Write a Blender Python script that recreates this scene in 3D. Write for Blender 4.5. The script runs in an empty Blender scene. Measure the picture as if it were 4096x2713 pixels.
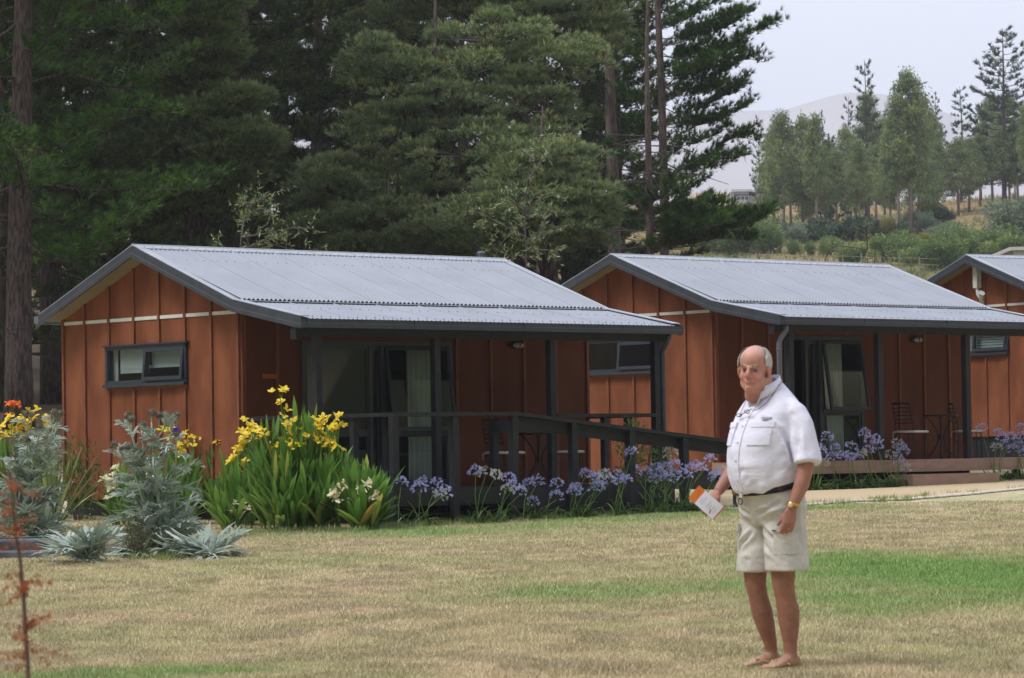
import bpy, math, random
import numpy as np
from mathutils import Vector, Matrix
R=math.radians
scene=bpy.context.scene; COL=scene.collection
# ---------------------------------------------------------------- camera
F=13090.0; PIT=.0353; ROLL=.0156; CZ=1.445
cd=bpy.data.cameras.new('camera'); cam=bpy.data.objects.new('camera',cd); COL.objects.link(cam); scene.camera=cam
cd.sensor_width=36; cd.lens=F/4096*36; cd.clip_start=.5; cd.clip_end=12000
_f=Vector((0,math.cos(PIT),math.sin(PIT))); _u=Vector((0,-math.sin(PIT),math.cos(PIT))); _x=Vector((1,0,0))
_r=math.cos(ROLL)*_x-math.sin(ROLL)*_u; _up=math.sin(ROLL)*_x+math.cos(ROLL)*_u
M=Matrix((_r,_up,-_f)).transposed().to_4x4(); M.translation=(0,0,CZ); cam.matrix_world=M
cd.dof.use_dof=True; cd.dof.focus_distance=40; cd.dof.aperture_fstop=10
# ---------------------------------------------------------------- world, sun, exposure
SUN_EL,SUN_AZ=R(56),R(250)      # azimuth clockwise from +Y: sun behind the camera on the left
w=bpy.data.worlds.new('World'); scene.world=w; w.use_nodes=True; nt=w.node_tree; nt.nodes.clear()
out=nt.nodes.new('ShaderNodeOutputWorld'); bg=nt.nodes.new('ShaderNodeBackground'); nt.links.new(bg.outputs[0],out.inputs[0])
sky=nt.nodes.new('ShaderNodeTexSky'); sky.sky_type='NISHITA'; sky.sun_disc=False; sky.sun_elevation=SUN_EL; sky.sun_rotation=SUN_AZ
sky.dust_density=4; sky.air_density=1.2
tc=nt.nodes.new('ShaderNodeTexCoord'); nz=nt.nodes.new('ShaderNodeTexNoise'); nz.inputs['Scale'].default_value=1.6; nz.inputs['Detail'].default_value=4
mp=nt.nodes.new('ShaderNodeMapping'); mp.inputs['Scale'].default_value=(1,1,3); nt.links.new(tc.outputs['Generated'],mp.inputs[0]); nt.links.new(mp.outputs[0],nz.inputs['Vector'])
cr=nt.nodes.new('ShaderNodeValToRGB'); nt.links.new(nz.outputs['Fac'],cr.inputs[0])
cr.color_ramp.elements[0].color=(6.1,6.6,8.0,1); cr.color_ramp.elements[0].position=.3
cr.color_ramp.elements[1].color=(7.4,7.8,8.9,1); cr.color_ramp.elements[1].position=.7
mx=nt.nodes.new('ShaderNodeMixRGB'); mx.inputs[0].default_value=.93; nt.links.new(sky.outputs[0],mx.inputs[1]); nt.links.new(cr.outputs[0],mx.inputs[2])
nt.links.new(mx.outputs[0],bg.inputs[0]); bg.inputs[1].default_value=.125
sd=bpy.data.lights.new('sun','SUN'); sd.energy=2.2; sd.angle=R(18); sd.color=(1,.97,.92)
sun=bpy.data.objects.new('sun',sd); COL.objects.link(sun)
sdir=Vector((math.sin(SUN_AZ)*math.cos(SUN_EL),math.cos(SUN_AZ)*math.cos(SUN_EL),math.sin(SUN_EL)))
sun.rotation_euler=sdir.to_track_quat('Z','Y').to_euler()
scene.view_settings.view_transform='Standard'; scene.view_settings.look='None'; scene.view_settings.exposure=0.35; scene.view_settings.gamma=1
scene.cycles.max_bounces=8; scene.cycles.transparent_max_bounces=24; scene.cycles.volume_bounces=0
scene.cycles.use_denoising=True
# ---------------------------------------------------------------- projection helpers (pixels of the 4096 px photo)
def ray(fx,fy):
    a=(fx-2048); b=(fy-1356.5)
    return (_f*F+_r*a-_up*b)/F
def at(fx,fy,Y):
    d=ray(fx,fy); k=Y/d.y; return Vector((d.x*k,Y,CZ+d.z*k))
TY=[-600,-400,-220,-60,0,42,47,51,54,62,72,100,236,300,340,420,600,700,900,1300,6000]
TZ=[150,140,95,6,0,.525,.64,.80,.86,1.12,2.4,3.95,14.9,21.2,26.3,31.2,44,47,52,40,40]
TZ=[a if y>=0 else a for y,a in zip(TY,TZ)]
def smooth(t): t=np.clip(t,0,1); return t*t*(3-2*t)
def terr(x,y):
    x=np.asarray(x,float); y=np.asarray(y,float)
    z=np.interp(y,TY,TZ)
    z=z-.7*smooth((x-3)/4)*smooth((y-60)/4)*(1-smooth((y-74)/10))
    side=np.maximum(0,np.abs(x)-45-.2*np.maximum(y,0))
    z=z+105*smooth(side/200)*(1-smooth((y-200)/200))
    z=z+.02*np.sin(x*1.3+1)*np.sin(y*.7)*np.clip((np.abs(y-45)-8)/10,0,1)
    z=z+.8*np.sin(x*.05+y*.021)*smooth((y-110)/100)
    z=z+1.8*smooth((x-34)/25)*smooth((y-200)/80)*(1-smooth((y-450)/100))
    z=z+17*np.exp(-((x-50)/26)**2)*smooth((y-720)/120)*(1-smooth((y-900)/200))
    return z
def gz(x,y): return float(terr(x,y))
def ground(fx,fy,lo=10,hi=1000):
    d=ray(fx,fy); y=lo
    while y<hi:
        x=d.x/d.y*y; z=CZ+d.z/d.y*y
        if z<=gz(x,y): return Vector((x,y,gz(x,y)))
        y*=1.003
    return Vector((d.x/d.y*hi,hi,gz(d.x/d.y*hi,hi)))
# ---------------------------------------------------------------- materials
def mat(name,col,rough=.7,col2=None,nscale=4,stretch=(1,1,1),bump=0,bscale=None,spec=.3,metal=0,coord='Object',detail=5,lo=.35,hi=.65):
    m=bpy.data.materials.new(name); m.use_nodes=True; t=m.node_tree; b=t.nodes['Principled BSDF']
    b.inputs['Base Color'].default_value=(*col,1); b.inputs['Roughness'].default_value=rough
    b.inputs['Specular IOR Level'].default_value=spec; b.inputs['Metallic'].default_value=metal
    if col2 or bump:
        tc=t.nodes.new('ShaderNodeTexCoord'); mp=t.nodes.new('ShaderNodeMapping'); mp.inputs['Scale'].default_value=stretch
        t.links.new(tc.outputs[coord],mp.inputs[0])
    if col2:
        n=t.nodes.new('ShaderNodeTexNoise'); n.inputs['Scale'].default_value=nscale; n.inputs['Detail'].default_value=detail
        t.links.new(mp.outputs[0],n.inputs['Vector'])
        r=t.nodes.new('ShaderNodeValToRGB'); r.color_ramp.elements[0].position=lo; r.color_ramp.elements[1].position=hi
        r.color_ramp.elements[0].color=(*col,1); r.color_ramp.elements[1].color=(*col2,1)
        t.links.new(n.outputs['Fac'],r.inputs[0]); t.links.new(r.outputs[0],b.inputs['Base Color'])
    if bump:
        n=t.nodes.new('ShaderNodeTexNoise'); n.inputs['Scale'].default_value=bscale or nscale; n.inputs['Detail'].default_value=6
        t.links.new(mp.outputs[0],n.inputs['Vector'])
        bp=t.nodes.new('ShaderNodeBump'); bp.inputs['Strength'].default_value=1; bp.inputs['Distance'].default_value=bump
        t.links.new(n.outputs['Fac'],bp.inputs['Height']); t.links.new(bp.outputs[0],b.inputs['Normal'])
    return m
def leafmat(name,stops,rough=.55,trans=.25,spec=.3):
    m=bpy.data.materials.new(name); m.use_nodes=True; t=m.node_tree; b=t.nodes['Principled BSDF']; o=t.nodes['Material Output']
    a=t.nodes.new('ShaderNodeAttribute'); a.attribute_name='tint'
    r=t.nodes.new('ShaderNodeValToRGB')
    while len(r.color_ramp.elements)<len(stops): r.color_ramp.elements.new(.5)
    for e,(p,c) in zip(r.color_ramp.elements,stops): e.position=p; e.color=(*c,1)
    t.links.new(a.outputs['Fac'],r.inputs[0]); t.links.new(r.outputs[0],b.inputs['Base Color'])
    b.inputs['Roughness'].default_value=rough; b.inputs['Specular IOR Level'].default_value=spec
    if trans:
        tr=t.nodes.new('ShaderNodeBsdfTranslucent'); t.links.new(r.outputs[0],tr.inputs[0])
        mi=t.nodes.new('ShaderNodeMixShader'); mi.inputs[0].default_value=trans
        t.links.new(b.outputs[0],mi.inputs[1]); t.links.new(tr.outputs[0],mi.inputs[2]); t.links.new(mi.outputs[0],o.inputs[0])
    return m
def glassmat(name,refl=1.0,tint=(.8,.85,.85)):
    m=bpy.data.materials.new(name); m.use_nodes=True; t=m.node_tree; t.nodes.remove(t.nodes['Principled BSDF']); o=t.nodes['Material Output']
    g=t.nodes.new('ShaderNodeBsdfGlossy'); g.inputs['Roughness'].default_value=.02; g.inputs['Color'].default_value=(.95,.97,1,1)
    tr=t.nodes.new('ShaderNodeBsdfTransparent'); tr.inputs[0].default_value=(*tint,1)
    fr=t.nodes.new('ShaderNodeFresnel'); fr.inputs[0].default_value=1.9
    ge=t.nodes.new('ShaderNodeNewGeometry'); su=t.nodes.new('ShaderNodeMath'); su.operation='SUBTRACT'; su.inputs[0].default_value=1; t.links.new(ge.outputs['Backfacing'],su.inputs[1])
    ml=t.nodes.new('ShaderNodeMath'); ml.operation='MULTIPLY'; t.links.new(fr.outputs[0],ml.inputs[0]); t.links.new(su.outputs[0],ml.inputs[1])
    mi=t.nodes.new('ShaderNodeMixShader'); t.links.new(ml.outputs[0],mi.inputs[0]); t.links.new(tr.outputs[0],mi.inputs[1]); t.links.new(g.outputs[0],mi.inputs[2])
    t.links.new(mi.outputs[0],o.inputs[0]); return m
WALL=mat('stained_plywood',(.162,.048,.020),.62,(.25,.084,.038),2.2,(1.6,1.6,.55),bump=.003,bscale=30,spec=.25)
WALL2=mat('stained_plywood_shaded',(.108,.030,.0125),.62,(.155,.044,.0185),2.0,(1.6,1.6,.5),bump=.003,bscale=30,spec=.2)  # same stain as the gable, darkened to paint in the veranda shade
BATT=mat('stained_batten',(.155,.048,.022),.6,(.22,.08,.04),9,(2,2,.4),spec=.3)
ROOF=mat('painted_steel_roof',(.27,.29,.335),.42,(.31,.33,.38),1.2,(1,1,1),spec=.5)
ROOFD=mat('roof_screw',(.06,.06,.07),.5)
CAP=mat('roof_flashing',(.34,.36,.40),.42,(.40,.42,.46),2,(1,1,1),spec=.5)
TRIM=mat('slate_blue_trim',(.040,.047,.062),.45,(.055,.062,.078),6,(1,1,1),spec=.4)
TRIML=mat('trim_edge',(.13,.14,.16),.4)
DARK=mat('charcoal_timber',(.013,.0135,.017),.55,(.022,.023,.028),8,(1,1,1),spec=.3)
DECKB=mat('brown_deck_timber',(.30,.19,.145),.6,(.36,.235,.18),3,(1,1,6),spec=.3)
SOFF=mat('cream_soffit',(.30,.24,.155),.75,(.27,.215,.14),3)  # base colour lowered to carry the shade under the eaves
STRIP=mat('white_flashing',(.70,.70,.66),.5,(.60,.60,.57),5)
WFR=mat('window_frame',(.035,.043,.058),.35,spec=.5)
GLASS=glassmat('window_glass')
BLIND=mat('blind',(.55,.56,.53),.7,(.62,.62,.6),4)
CURT=mat('curtain',(.74,.76,.72),.85,(.82,.83,.79),3)
INNER=mat('inner_lining',(.06,.055,.05),.8)
METAL=mat('black_iron',(.015,.014,.014),.45,spec=.4)
CUSH=mat('cushion',(.62,.60,.54),.85,(.55,.53,.47),8)
BASE=mat('dark_base',(.012,.012,.015),.8)
# ---------------------------------------------------------------- mesh builders
class MB:
    def __init__(s): s.v=[]; s.f=[]; s.m=[]
    def add(s,vs,fs,mi=0):
        n=len(s.v); s.v+= [tuple(p) for p in vs]; s.f+=[tuple(n+i for i in f) for f in fs]; s.m+=[mi]*len(fs)
    def box(s,a,b,mi=0):
        x0,y0,z0=[min(p,q) for p,q in zip(a,b)]; x1,y1,z1=[max(p,q) for p,q in zip(a,b)]
        s.add([(x0,y0,z0),(x1,y0,z0),(x1,y1,z0),(x0,y1,z0),(x0,y0,z1),(x1,y0,z1),(x1,y1,z1),(x0,y1,z1)],
              [(0,3,2,1),(4,5,6,7),(0,1,5,4),(1,2,6,5),(2,3,7,6),(3,0,4,7)],mi)
    def bar(s,p,q,w,h,mi=0,up=(0,0,1)):
        p=Vector(p);q=Vector(q);d=(q-p).normalized();side=d.cross(Vector(up)).normalized();u=side.cross(d)
        vs=[]
        for e in (p,q):
            for a,b in ((-1,-1),(1,-1),(1,1),(-1,1)): vs.append(e+side*a*w/2+u*b*h/2)
        s.add(vs,[(0,1,2,3),(7,6,5,4),(0,4,5,1),(1,5,6,2),(2,6,7,3),(3,7,4,0)],mi)
    def tube(s,pts,rad,seg=8,mi=0,flat=1.0,caps=True):
        pts=[Vector(p) for p in pts]; n=len(pts)
        if not hasattr(rad,'__len__'): rad=[rad]*n
        rings=[];ref=None
        for i,p in enumerate(pts):
            d=(pts[min(i+1,n-1)]-pts[max(i-1,0)]).normalized()
            if ref is None: ref=d.orthogonal().normalized() if abs(d.z)>.95 else d.cross(Vector((0,0,1))).normalized()
            a=(ref-d*ref.dot(d)).normalized(); ref=a; b=d.cross(a)
            rx,ry=(rad[i] if hasattr(rad[i],'__len__') else (rad[i],rad[i]*flat))
            rings.append([p+a*math.cos(t)*rx+b*math.sin(t)*ry for t in [2*math.pi*k/seg for k in range(seg)]])
        vs=[v for r in rings for v in r]; fs=[]
        for i in range(n-1):
            for k in range(seg):
                k2=(k+1)%seg; fs.append((i*seg+k,i*seg+k2,(i+1)*seg+k2,(i+1)*seg+k))
        if caps: fs.append(tuple(range(seg))[::-1]); fs.append(tuple((n-1)*seg+k for k in range(seg)))
        s.add(vs,fs,mi)
    def loft(s,rings,mi=0,caps=True):
        seg=len(rings[0]); vs=[v for r in rings for v in r]; fs=[]
        for i in range(len(rings)-1):
            for k in range(seg):
                k2=(k+1)%seg; fs.append((i*seg+k,i*seg+k2,(i+1)*seg+k2,(i+1)*seg+k))
        if caps: fs.append(tuple(range(seg))[::-1]); fs.append(tuple((len(rings)-1)*seg+k for k in range(seg)))
        s.add(vs,fs,mi)
    def ell(s,c,r,mi=0,su=12,sv=8,rot=None):
        c=Vector(c); vs=[];fs=[]
        for j in range(1,sv):
            ph=math.pi*j/sv
            for i in range(su):
                th=2*math.pi*i/su; p=Vector((r[0]*math.sin(ph)*math.cos(th),r[1]*math.sin(ph)*math.sin(th),r[2]*math.cos(ph)))
                if rot: p=rot@p
                vs.append(c+p)
        t=Vector((0,0,r[2])); 
        if rot: t=rot@t
        vs.append(c+t); vs.append(c-t); T=len(vs)-2; Bm=T+1
        for j in range(sv-2):
            for i in range(su):
                i2=(i+1)%su; fs.append((j*su+i,(j+1)*su+i,(j+1)*su+i2,j*su+i2))
        for i in range(su):
            i2=(i+1)%su; fs.append((T,i,i2)); fs.append((Bm,(sv-2)*su+i2,(sv-2)*su+i))
        s.add(vs,fs,mi)
    def build(s,name,mats,parent=None,smooth=False,loc=None):
        me=bpy.data.meshes.new(name); me.from_pydata(s.v,[],s.f); me.update()
        if not isinstance(mats,(list,tuple)): mats=[mats]
        for m in mats: me.materials.append(m)
        me.polygons.foreach_set('material_index',s.m)
        if smooth: me.polygons.foreach_set('use_smooth',[True]*len(s.f))
        o=bpy.data.objects.new(name,me); COL.objects.link(o)
        if parent: o.parent=parent
        if loc is not None: o.location=loc
        return o
def soup(name,V,n,tint,mats,parent=None,mi=None):
    """polygon soup: V (N,n,3), one tint per polygon"""
    V=np.asarray(V,dtype=np.float32); N=V.shape[0]
    me=bpy.data.meshes.new(name); me.vertices.add(N*n); me.loops.add(N*n); me.polygons.add(N)
    me.vertices.foreach_set('co',V.reshape(-1)); me.loops.foreach_set('vertex_index',np.arange(N*n,dtype=np.int32))
    me.polygons.foreach_set('loop_start',np.arange(0,N*n,n,dtype=np.int32)); me.polygons.foreach_set('loop_total',np.full(N,n,dtype=np.int32))
    if not isinstance(mats,(list,tuple)): mats=[mats]
    for m in mats: me.materials.append(m)
    if mi is not None: me.polygons.foreach_set('material_index',np.asarray(mi,dtype=np.int32))
    at_=me.attributes.new('tint','FLOAT','FACE'); at_.data.foreach_set('value',np.asarray(tint,dtype=np.float32))
    me.update(calc_edges=True); me.validate()
    o=bpy.data.objects.new(name,me); COL.objects.link(o)
    if parent: o.parent=parent
    return o
def norm(a): return a/np.maximum(np.linalg.norm(a,axis=-1,keepdims=True),1e-9)
def spikes(rng,pos,dr,K,L,W,spread):
    """K thin triangles from each position, in a cone about dr"""
    N=len(pos); d=norm(dr[:,None,:]+spread*rng.normal(size=(N,K,3))); Ls=L*(.6+.6*rng.random((N,K,1)))
    if np.ndim(L): pass
    side=norm(np.cross(d,rng.normal(size=(N,K,3)))); b=pos[:,None,:]+0*d
    V=np.stack([b-side*W/2,b+side*W/2,b+d*Ls],axis=2); return V.reshape(-1,3,3)
def leafq(rng,pos,dr,L,W,flat=None):
    """one diamond leaf per position"""
    d=norm(dr); N=len(pos); s=norm(np.cross(d,rng.normal(size=(N,3)) if flat is None else flat)); L=np.reshape(L,(-1,1)) if np.ndim(L) else L
    n=np.cross(s,d)
    return np.stack([pos,pos+d*L*.45+s*W/2,pos+d*L+n*0,pos+d*L*.45-s*W/2],axis=1)
def tag(o,label=None,cat=None,group=None,kind=None):
    if label: o['label']=label
    if cat: o['category']=cat
    if group: o['group']=group
    if kind: o['kind']=kind
    return o
def empty(name,loc,rz=0):
    o=bpy.data.objects.new(name,None); COL.objects.link(o); o.location=loc; o.rotation_euler=(0,0,rz); o.empty_display_size=.3; return o
CH={}
def copy_tree(o,parent=None):
    c=o.copy(); COL.objects.link(c); c.parent=parent
    if parent is not None: c.matrix_parent_inverse=o.matrix_parent_inverse
    for ch in [k for k in list(bpy.data.objects) if k.parent==o]: copy_tree(ch,c)
    return c
def remesh(mb,name,vox,mats,parent=None,smooth_it=2,fac=.5):
    o=mb.build('tmp',mats[0]); m=o.modifiers.new('r','REMESH'); m.mode='VOXEL'; m.voxel_size=vox; m.use_smooth_shade=True
    if smooth_it: s=o.modifiers.new('s','SMOOTH'); s.iterations=smooth_it; s.factor=fac
    dg=bpy.context.evaluated_depsgraph_get(); dg.update(); me=bpy.data.meshes.new_from_object(o.evaluated_get(dg))
    bpy.data.objects.remove(o,do_unlink=True); me.name=name; me.materials.clear()
    for k in mats: me.materials.append(k)
    me.polygons.foreach_set('use_smooth',[True]*len(me.polygons))
    r=bpy.data.objects.new(name,me); COL.objects.link(r)
    if parent: r.parent=parent
    return r
# ---------------------------------------------------------------- cheap value noise in numpy
def vnoise(x,y,s,seed=0):
    x=np.asarray(x)/s; y=np.asarray(y)/s; xi=np.floor(x); yi=np.floor(y); fx=x-xi; fy=y-yi; fx=fx*fx*(3-2*fx); fy=fy*fy*(3-2*fy)
    def h(a,b):
        t=np.sin(a*127.1+b*311.7+seed*74.7)*43758.5453; return t-np.floor(t)
    return (h(xi,yi)*(1-fx)+h(xi+1,yi)*fx)*(1-fy)+(h(xi,yi+1)*(1-fx)+h(xi+1,yi+1)*fx)*fy
GREENS=[]   # (x,y,rx,ry,strength) lusher patches of lawn
def addg(fx,fy,wx,wy,s):
    p=ground(fx,fy); q=ground(fx,fy-wy); GREENS.append((p.x,p.y,wx/F*p.y,max(.3,q.y-p.y),s))
addg(3900,2290,720,66,.85); addg(4200,2330,500,60,.6); addg(3300,2250,420,48,.5); addg(2550,2360,750,48,.5); addg(3700,2420,600,45,.45); addg(3300,2400,300,40,.3)
addg(250,2730,480,50,.55); addg(900,2690,300,20,.4); addg(1700,2130,700,22,.55); addg(2350,2085,400,20,.6); addg(2800,2060,260,20,.5); addg(3300,2035,300,10,.5); addg(1300,2240,500,18,.3)
addg(3550,1990,60,12,.8)
def green(x,y):
    g=.18*vnoise(x,y,.9,3)+.22*(vnoise(x,y*.5,.35,5)-.3)
    for a,b,c,d,s in GREENS: g=g+s*np.exp(-((x-a)/c)**2-((y-b)/d)**2)
    g=g*(.75+.5*vnoise(x,y,.5,9)); return np.clip(g,0,1)
def lawncol(x,y):
    g=green(x,y)[:,None]; n=vnoise(x,y,1.3,1)[:,None]; n2=vnoise(x,y*.6,.25,2)[:,None]
    dry=np.array([.52,.46,.285])*(1-n)+np.array([.565,.455,.315])*n; mid=np.array([.38,.39,.20]); gr=np.array([.24,.35,.125])
    c=dry*(1-.22*smooth((n2-.35)*3))
    c=c*(1-np.clip(g*1.6,0,1))+mid*np.clip(g*1.6,0,1)
    t=np.clip((g-.45)*2,0,1); return c*(1-t)+gr*t
def colmesh(name,xs,ys,zf,colf,m):
    X,Y=np.meshgrid(xs,ys); Z=zf(X,Y); nx,ny=len(xs),len(ys); P=np.stack([X,Y,Z],-1).reshape(-1,3)
    i=np.arange(nx*ny).reshape(ny,nx); q=np.stack([i[:-1,:-1],i[:-1,1:],i[1:,1:],i[1:,:-1]],-1).reshape(-1,4)
    me=bpy.data.meshes.new(name); me.vertices.add(len(P)); me.vertices.foreach_set('co',P.astype(np.float32).reshape(-1))
    me.loops.add(q.size); me.loops.foreach_set('vertex_index',q.astype(np.int32).reshape(-1)); me.polygons.add(len(q))
    me.polygons.foreach_set('loop_start',np.arange(0,q.size,4,dtype=np.int32)); me.polygons.foreach_set('loop_total',np.full(len(q),4,dtype=np.int32))
    me.polygons.foreach_set('use_smooth',np.ones(len(q),dtype=bool))
    c=me.color_attributes.new('earth','FLOAT_COLOR','POINT'); C=np.ones((len(P),4),np.float32); C[:,:3]=colf(P[:,0],P[:,1]); c.data.foreach_set('color',C.reshape(-1))
    me.update(calc_edges=True); me.materials.append(m); o=bpy.data.objects.new(name,me); COL.objects.link(o); return o
def earthmat(name,ns=25,amt=.35,bump=.02):
    m=bpy.data.materials.new(name); m.use_nodes=True; t=m.node_tree; b=t.nodes['Principled BSDF']; b.inputs['Roughness'].default_value=.95; b.inputs['Specular IOR Level'].default_value=.1
    a=t.nodes.new('ShaderNodeVertexColor'); a.layer_name='earth'; tc=t.nodes.new('ShaderNodeTexCoord')
    n=t.nodes.new('ShaderNodeTexNoise'); n.inputs['Scale'].default_value=ns; n.inputs['Detail'].default_value=6; t.links.new(tc.outputs['Object'],n.inputs['Vector'])
    mr=t.nodes.new('ShaderNodeMapRange'); mr.inputs[1].default_value=.3; mr.inputs[2].default_value=.7; mr.inputs[3].default_value=1-amt; mr.inputs[4].default_value=1+amt
    t.links.new(n.outputs['Fac'],mr.inputs[0]); mu=t.nodes.new('ShaderNodeMixRGB'); mu.blend_type='MULTIPLY'; mu.inputs[0].default_value=1
    t.links.new(a.outputs[0],mu.inputs[1]); t.links.new(mr.outputs[0],mu.inputs[2]); t.links.new(mu.outputs[0],b.inputs['Base Color'])
    bp=t.nodes.new('ShaderNodeBump'); bp.inputs['Distance'].default_value=bump; t.links.new(n.outputs['Fac'],bp.inputs['Height']); t.links.new(bp.outputs[0],b.inputs['Normal'])
    return m
# ================================================================ SETTING
def hillcol(x,y):
    n=vnoise(x,y,9,4)[:,None]; n2=vnoise(x,y,2.2,6)[:,None]; n3=vnoise(x,y,28,7)[:,None]
    a=np.array([.30,.215,.11]); b=np.array([.135,.15,.055]); c=np.array([.20,.13,.08])
    t=np.clip((n*.6+n2*.4-.38)*3.2,0,1); col=a*(1-t)+b*t; col=col*(1-.5*np.clip(n3-.4,0,1))+c*.5*np.clip(n3-.4,0,1)
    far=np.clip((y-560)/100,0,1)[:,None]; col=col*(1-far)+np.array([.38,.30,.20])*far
    lit=np.clip(1-(y-150)/60,0,1)[:,None]*np.clip((y-61)/3,0,1)[:,None]*np.clip((12-x)/8,0,1)[:,None]   # brown needle litter under the pines
    col=col*(1-lit)+np.array([.085,.062,.04])*lit
    far2=np.clip((-y-40)/60,0,1)[:,None]+np.clip((np.abs(x)-36-.16*np.maximum(y,0))/12,0,1)[:,None]*(.55+.45*(vnoise(x,y,5,14)>.3))[:,None]; far2=np.clip(far2,0,1); col2=lawncol(x,y)*(1-far2)+np.array([.05,.055,.025])*far2; k=np.clip((y-60)/4,0,1)[:,None]; col=col*(1-.6*far2); return col2*(1-k)+col*k
xs=np.unique(np.concatenate([np.linspace(-400,-60,18),np.linspace(-60,-12,25),np.arange(-12,16,.16),np.linspace(16,60,45),np.linspace(60,400,35)]))
ys=np.unique(np.concatenate([np.linspace(-350,0,20),np.linspace(0,16,9),np.arange(16,46,.16),np.arange(46,66,.25),np.arange(66,140,.8),np.arange(140,480,3),np.linspace(480,1300,60)]))
tag(colmesh('ground',xs,ys,terr,hillcol,earthmat('ground_earth')),kind='structure')
# lawn grass blades
def build_grass():
    rng=np.random.default_rng(5); N=760000
    d0,d1=16.5,47.5; y=d0*(d1/d0)**rng.random(N); x=(rng.random(N)-.5)*2*(.168*y+.4)
    def keep(x,y):
        k=np.ones(len(x),bool)
        k&=~((y>PATHLO(x))&(x>1.0)); return k
    k=keep(x,y); x=x[k];y=y[k]; N=len(x); z=terr(x,y)
    g=green(x,y); h=(.011+.018*rng.random(N)+.014*g)*(1+.6*(vnoise(x,y,.4,8)>.75)); wd=.0022+.0030*(y/30)
    c=lawncol(x,y)
    az=rng.random(N)*6.283; s=np.stack([np.cos(az),np.sin(az),0*az],-1)*wd[:,None]; lean=rng.normal(size=(N,2))*.5*h[:,None]
    p=np.stack([x,y,z-.004],-1); tip=p+np.stack([lean[:,0],lean[:,1],h+.004],-1)
    V=np.stack([p-s,p+s,tip],1).astype(np.float32)
    o=soup('lawn_grass',V,3,rng.random(N),[GRASSM]); me=o.data
    ca=me.color_attributes.new('earth','FLOAT_COLOR','CORNER'); f=(.84+.34*rng.random(N))[:,None]
    C=np.ones((N,3,4),np.float32); C[:,:,:3]=(c*f*1.08)[:,None,:]; ca.data.foreach_set('color',C.reshape(-1))
    tag(o,'short dry lawn grass with greener patches','grass',kind='stuff')
GRASSM=earthmat('grass_blade',3,.1,0)
_pl=[(3000,2042),(3234,2025),(3420,2010),(3620,2004),(3850,1985),(4072,1962),(4200,1950)]
_pu=[(2900,1985),(3238,1968),(3430,1962),(3616,1951),(3800,1932),(3957,1917),(4096,1906),(4200,1897)]
PL=[ground(*p) for p in _pl]; PU=[ground(*p) for p in _pu]
PL=[ground(2880,2040)+Vector((-.5,0,0))]+PL; PU=[ground(2700,1990)]+PU
def PATHLO(x): return np.interp(x,[p.x for p in PL],[p.y for p in PL])
def build_path():
    n=160; t=np.linspace(0,1,n)
    def rs(P): 
        P=np.array([[p.x,p.y] for p in P]); L=np.concatenate([[0],np.cumsum(np.linalg.norm(np.diff(P,axis=0),axis=1))]); return np.stack([np.interp(t*L[-1],L,P[:,k]) for k in (0,1)],-1)
    a,b=rs(PL),rs(PU); m=12; vs=[];fs=[]
    for i in range(n):
        for j in range(m):
            q=a[i]*(1-j/(m-1))+b[i]*j/(m-1); vs.append((q[0],q[1],gz(q[0],q[1])+.02))
    for i in range(n-1):
        for j in range(m-1): fs.append((i*m+j,(i+1)*m+j,(i+1)*m+j+1,i*m+j+1))
    mb=MB(); mb.add(vs,fs); o=mb.build('path',mat('pale_gravel',(.56,.42,.25),.95,(.70,.57,.38),60,bump=.02,bscale=90,spec=.1)); tag(o,kind='structure')
    rng=np.random.default_rng(3); mb=MB()      # pale stone edge along the lawn
    for i in range(0,n-1):
        q=a[i]; 
        if q[0]<1.2: continue
        for k in range(2):
            s=q+rng.normal(size=2)*.02; r=.015+.02*rng.random(); mb.ell((s[0],s[1]-.02,gz(s[0],s[1])+.02),(r*1.6,r,r*.7),su=6,sv=4)
    o=mb.build('path_edging',mat('white_stone',(.66,.62,.55),.9,(.55,.51,.44),20)); tag(o,'row of small pale stones edging the gravel path','edging')
build_path()
build_grass()
# distant hills
def build_hills():
    P=[(-2500,500),(0,470),(2000,455),(2928,444),(3133,440),(3243,407),(3354,375),(3427,367),(3574,381),(3647,400),(3742,433),(3830,470),(4100,520),(5000,560),(6500,620)]
    xs=np.linspace(-2500,6500,140); vs=[];fs=[]; m=24
    for i,fx in enumerate(xs):
        r=np.interp(fx,[p[0] for p in P],[p[1] for p in P])
        top=at(fx,r,4000)
        for j in range(m):
            s=j/(m-1); Y=2300+1700*s if s<.75 else 3575+1700*(s-.75)
            k=math.sin(min(s/.75,1)*math.pi/2)**1.3 if s<.75 else math.cos((s-.75)/.25*math.pi/2)*.999
            zz=(top.z*Y/4000*.985)*k+ (8*math.sin(fx*.01+j*1.3)*math.sin(j*.8) if 3<j<15 else 0)
            if abs(s-.739)<.03: zz=top.z*Y/4000
            vs.append((top.x/4000*Y,Y,zz if j else -20))
    for i in range(len(xs)-1):
        for j in range(m-1): fs.append((i*m+j,(i+1)*m+j,(i+1)*m+j+1,i*m+j+1))
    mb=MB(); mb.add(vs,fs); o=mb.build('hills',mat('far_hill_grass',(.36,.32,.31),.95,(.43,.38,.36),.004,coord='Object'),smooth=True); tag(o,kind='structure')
build_hills()
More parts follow.
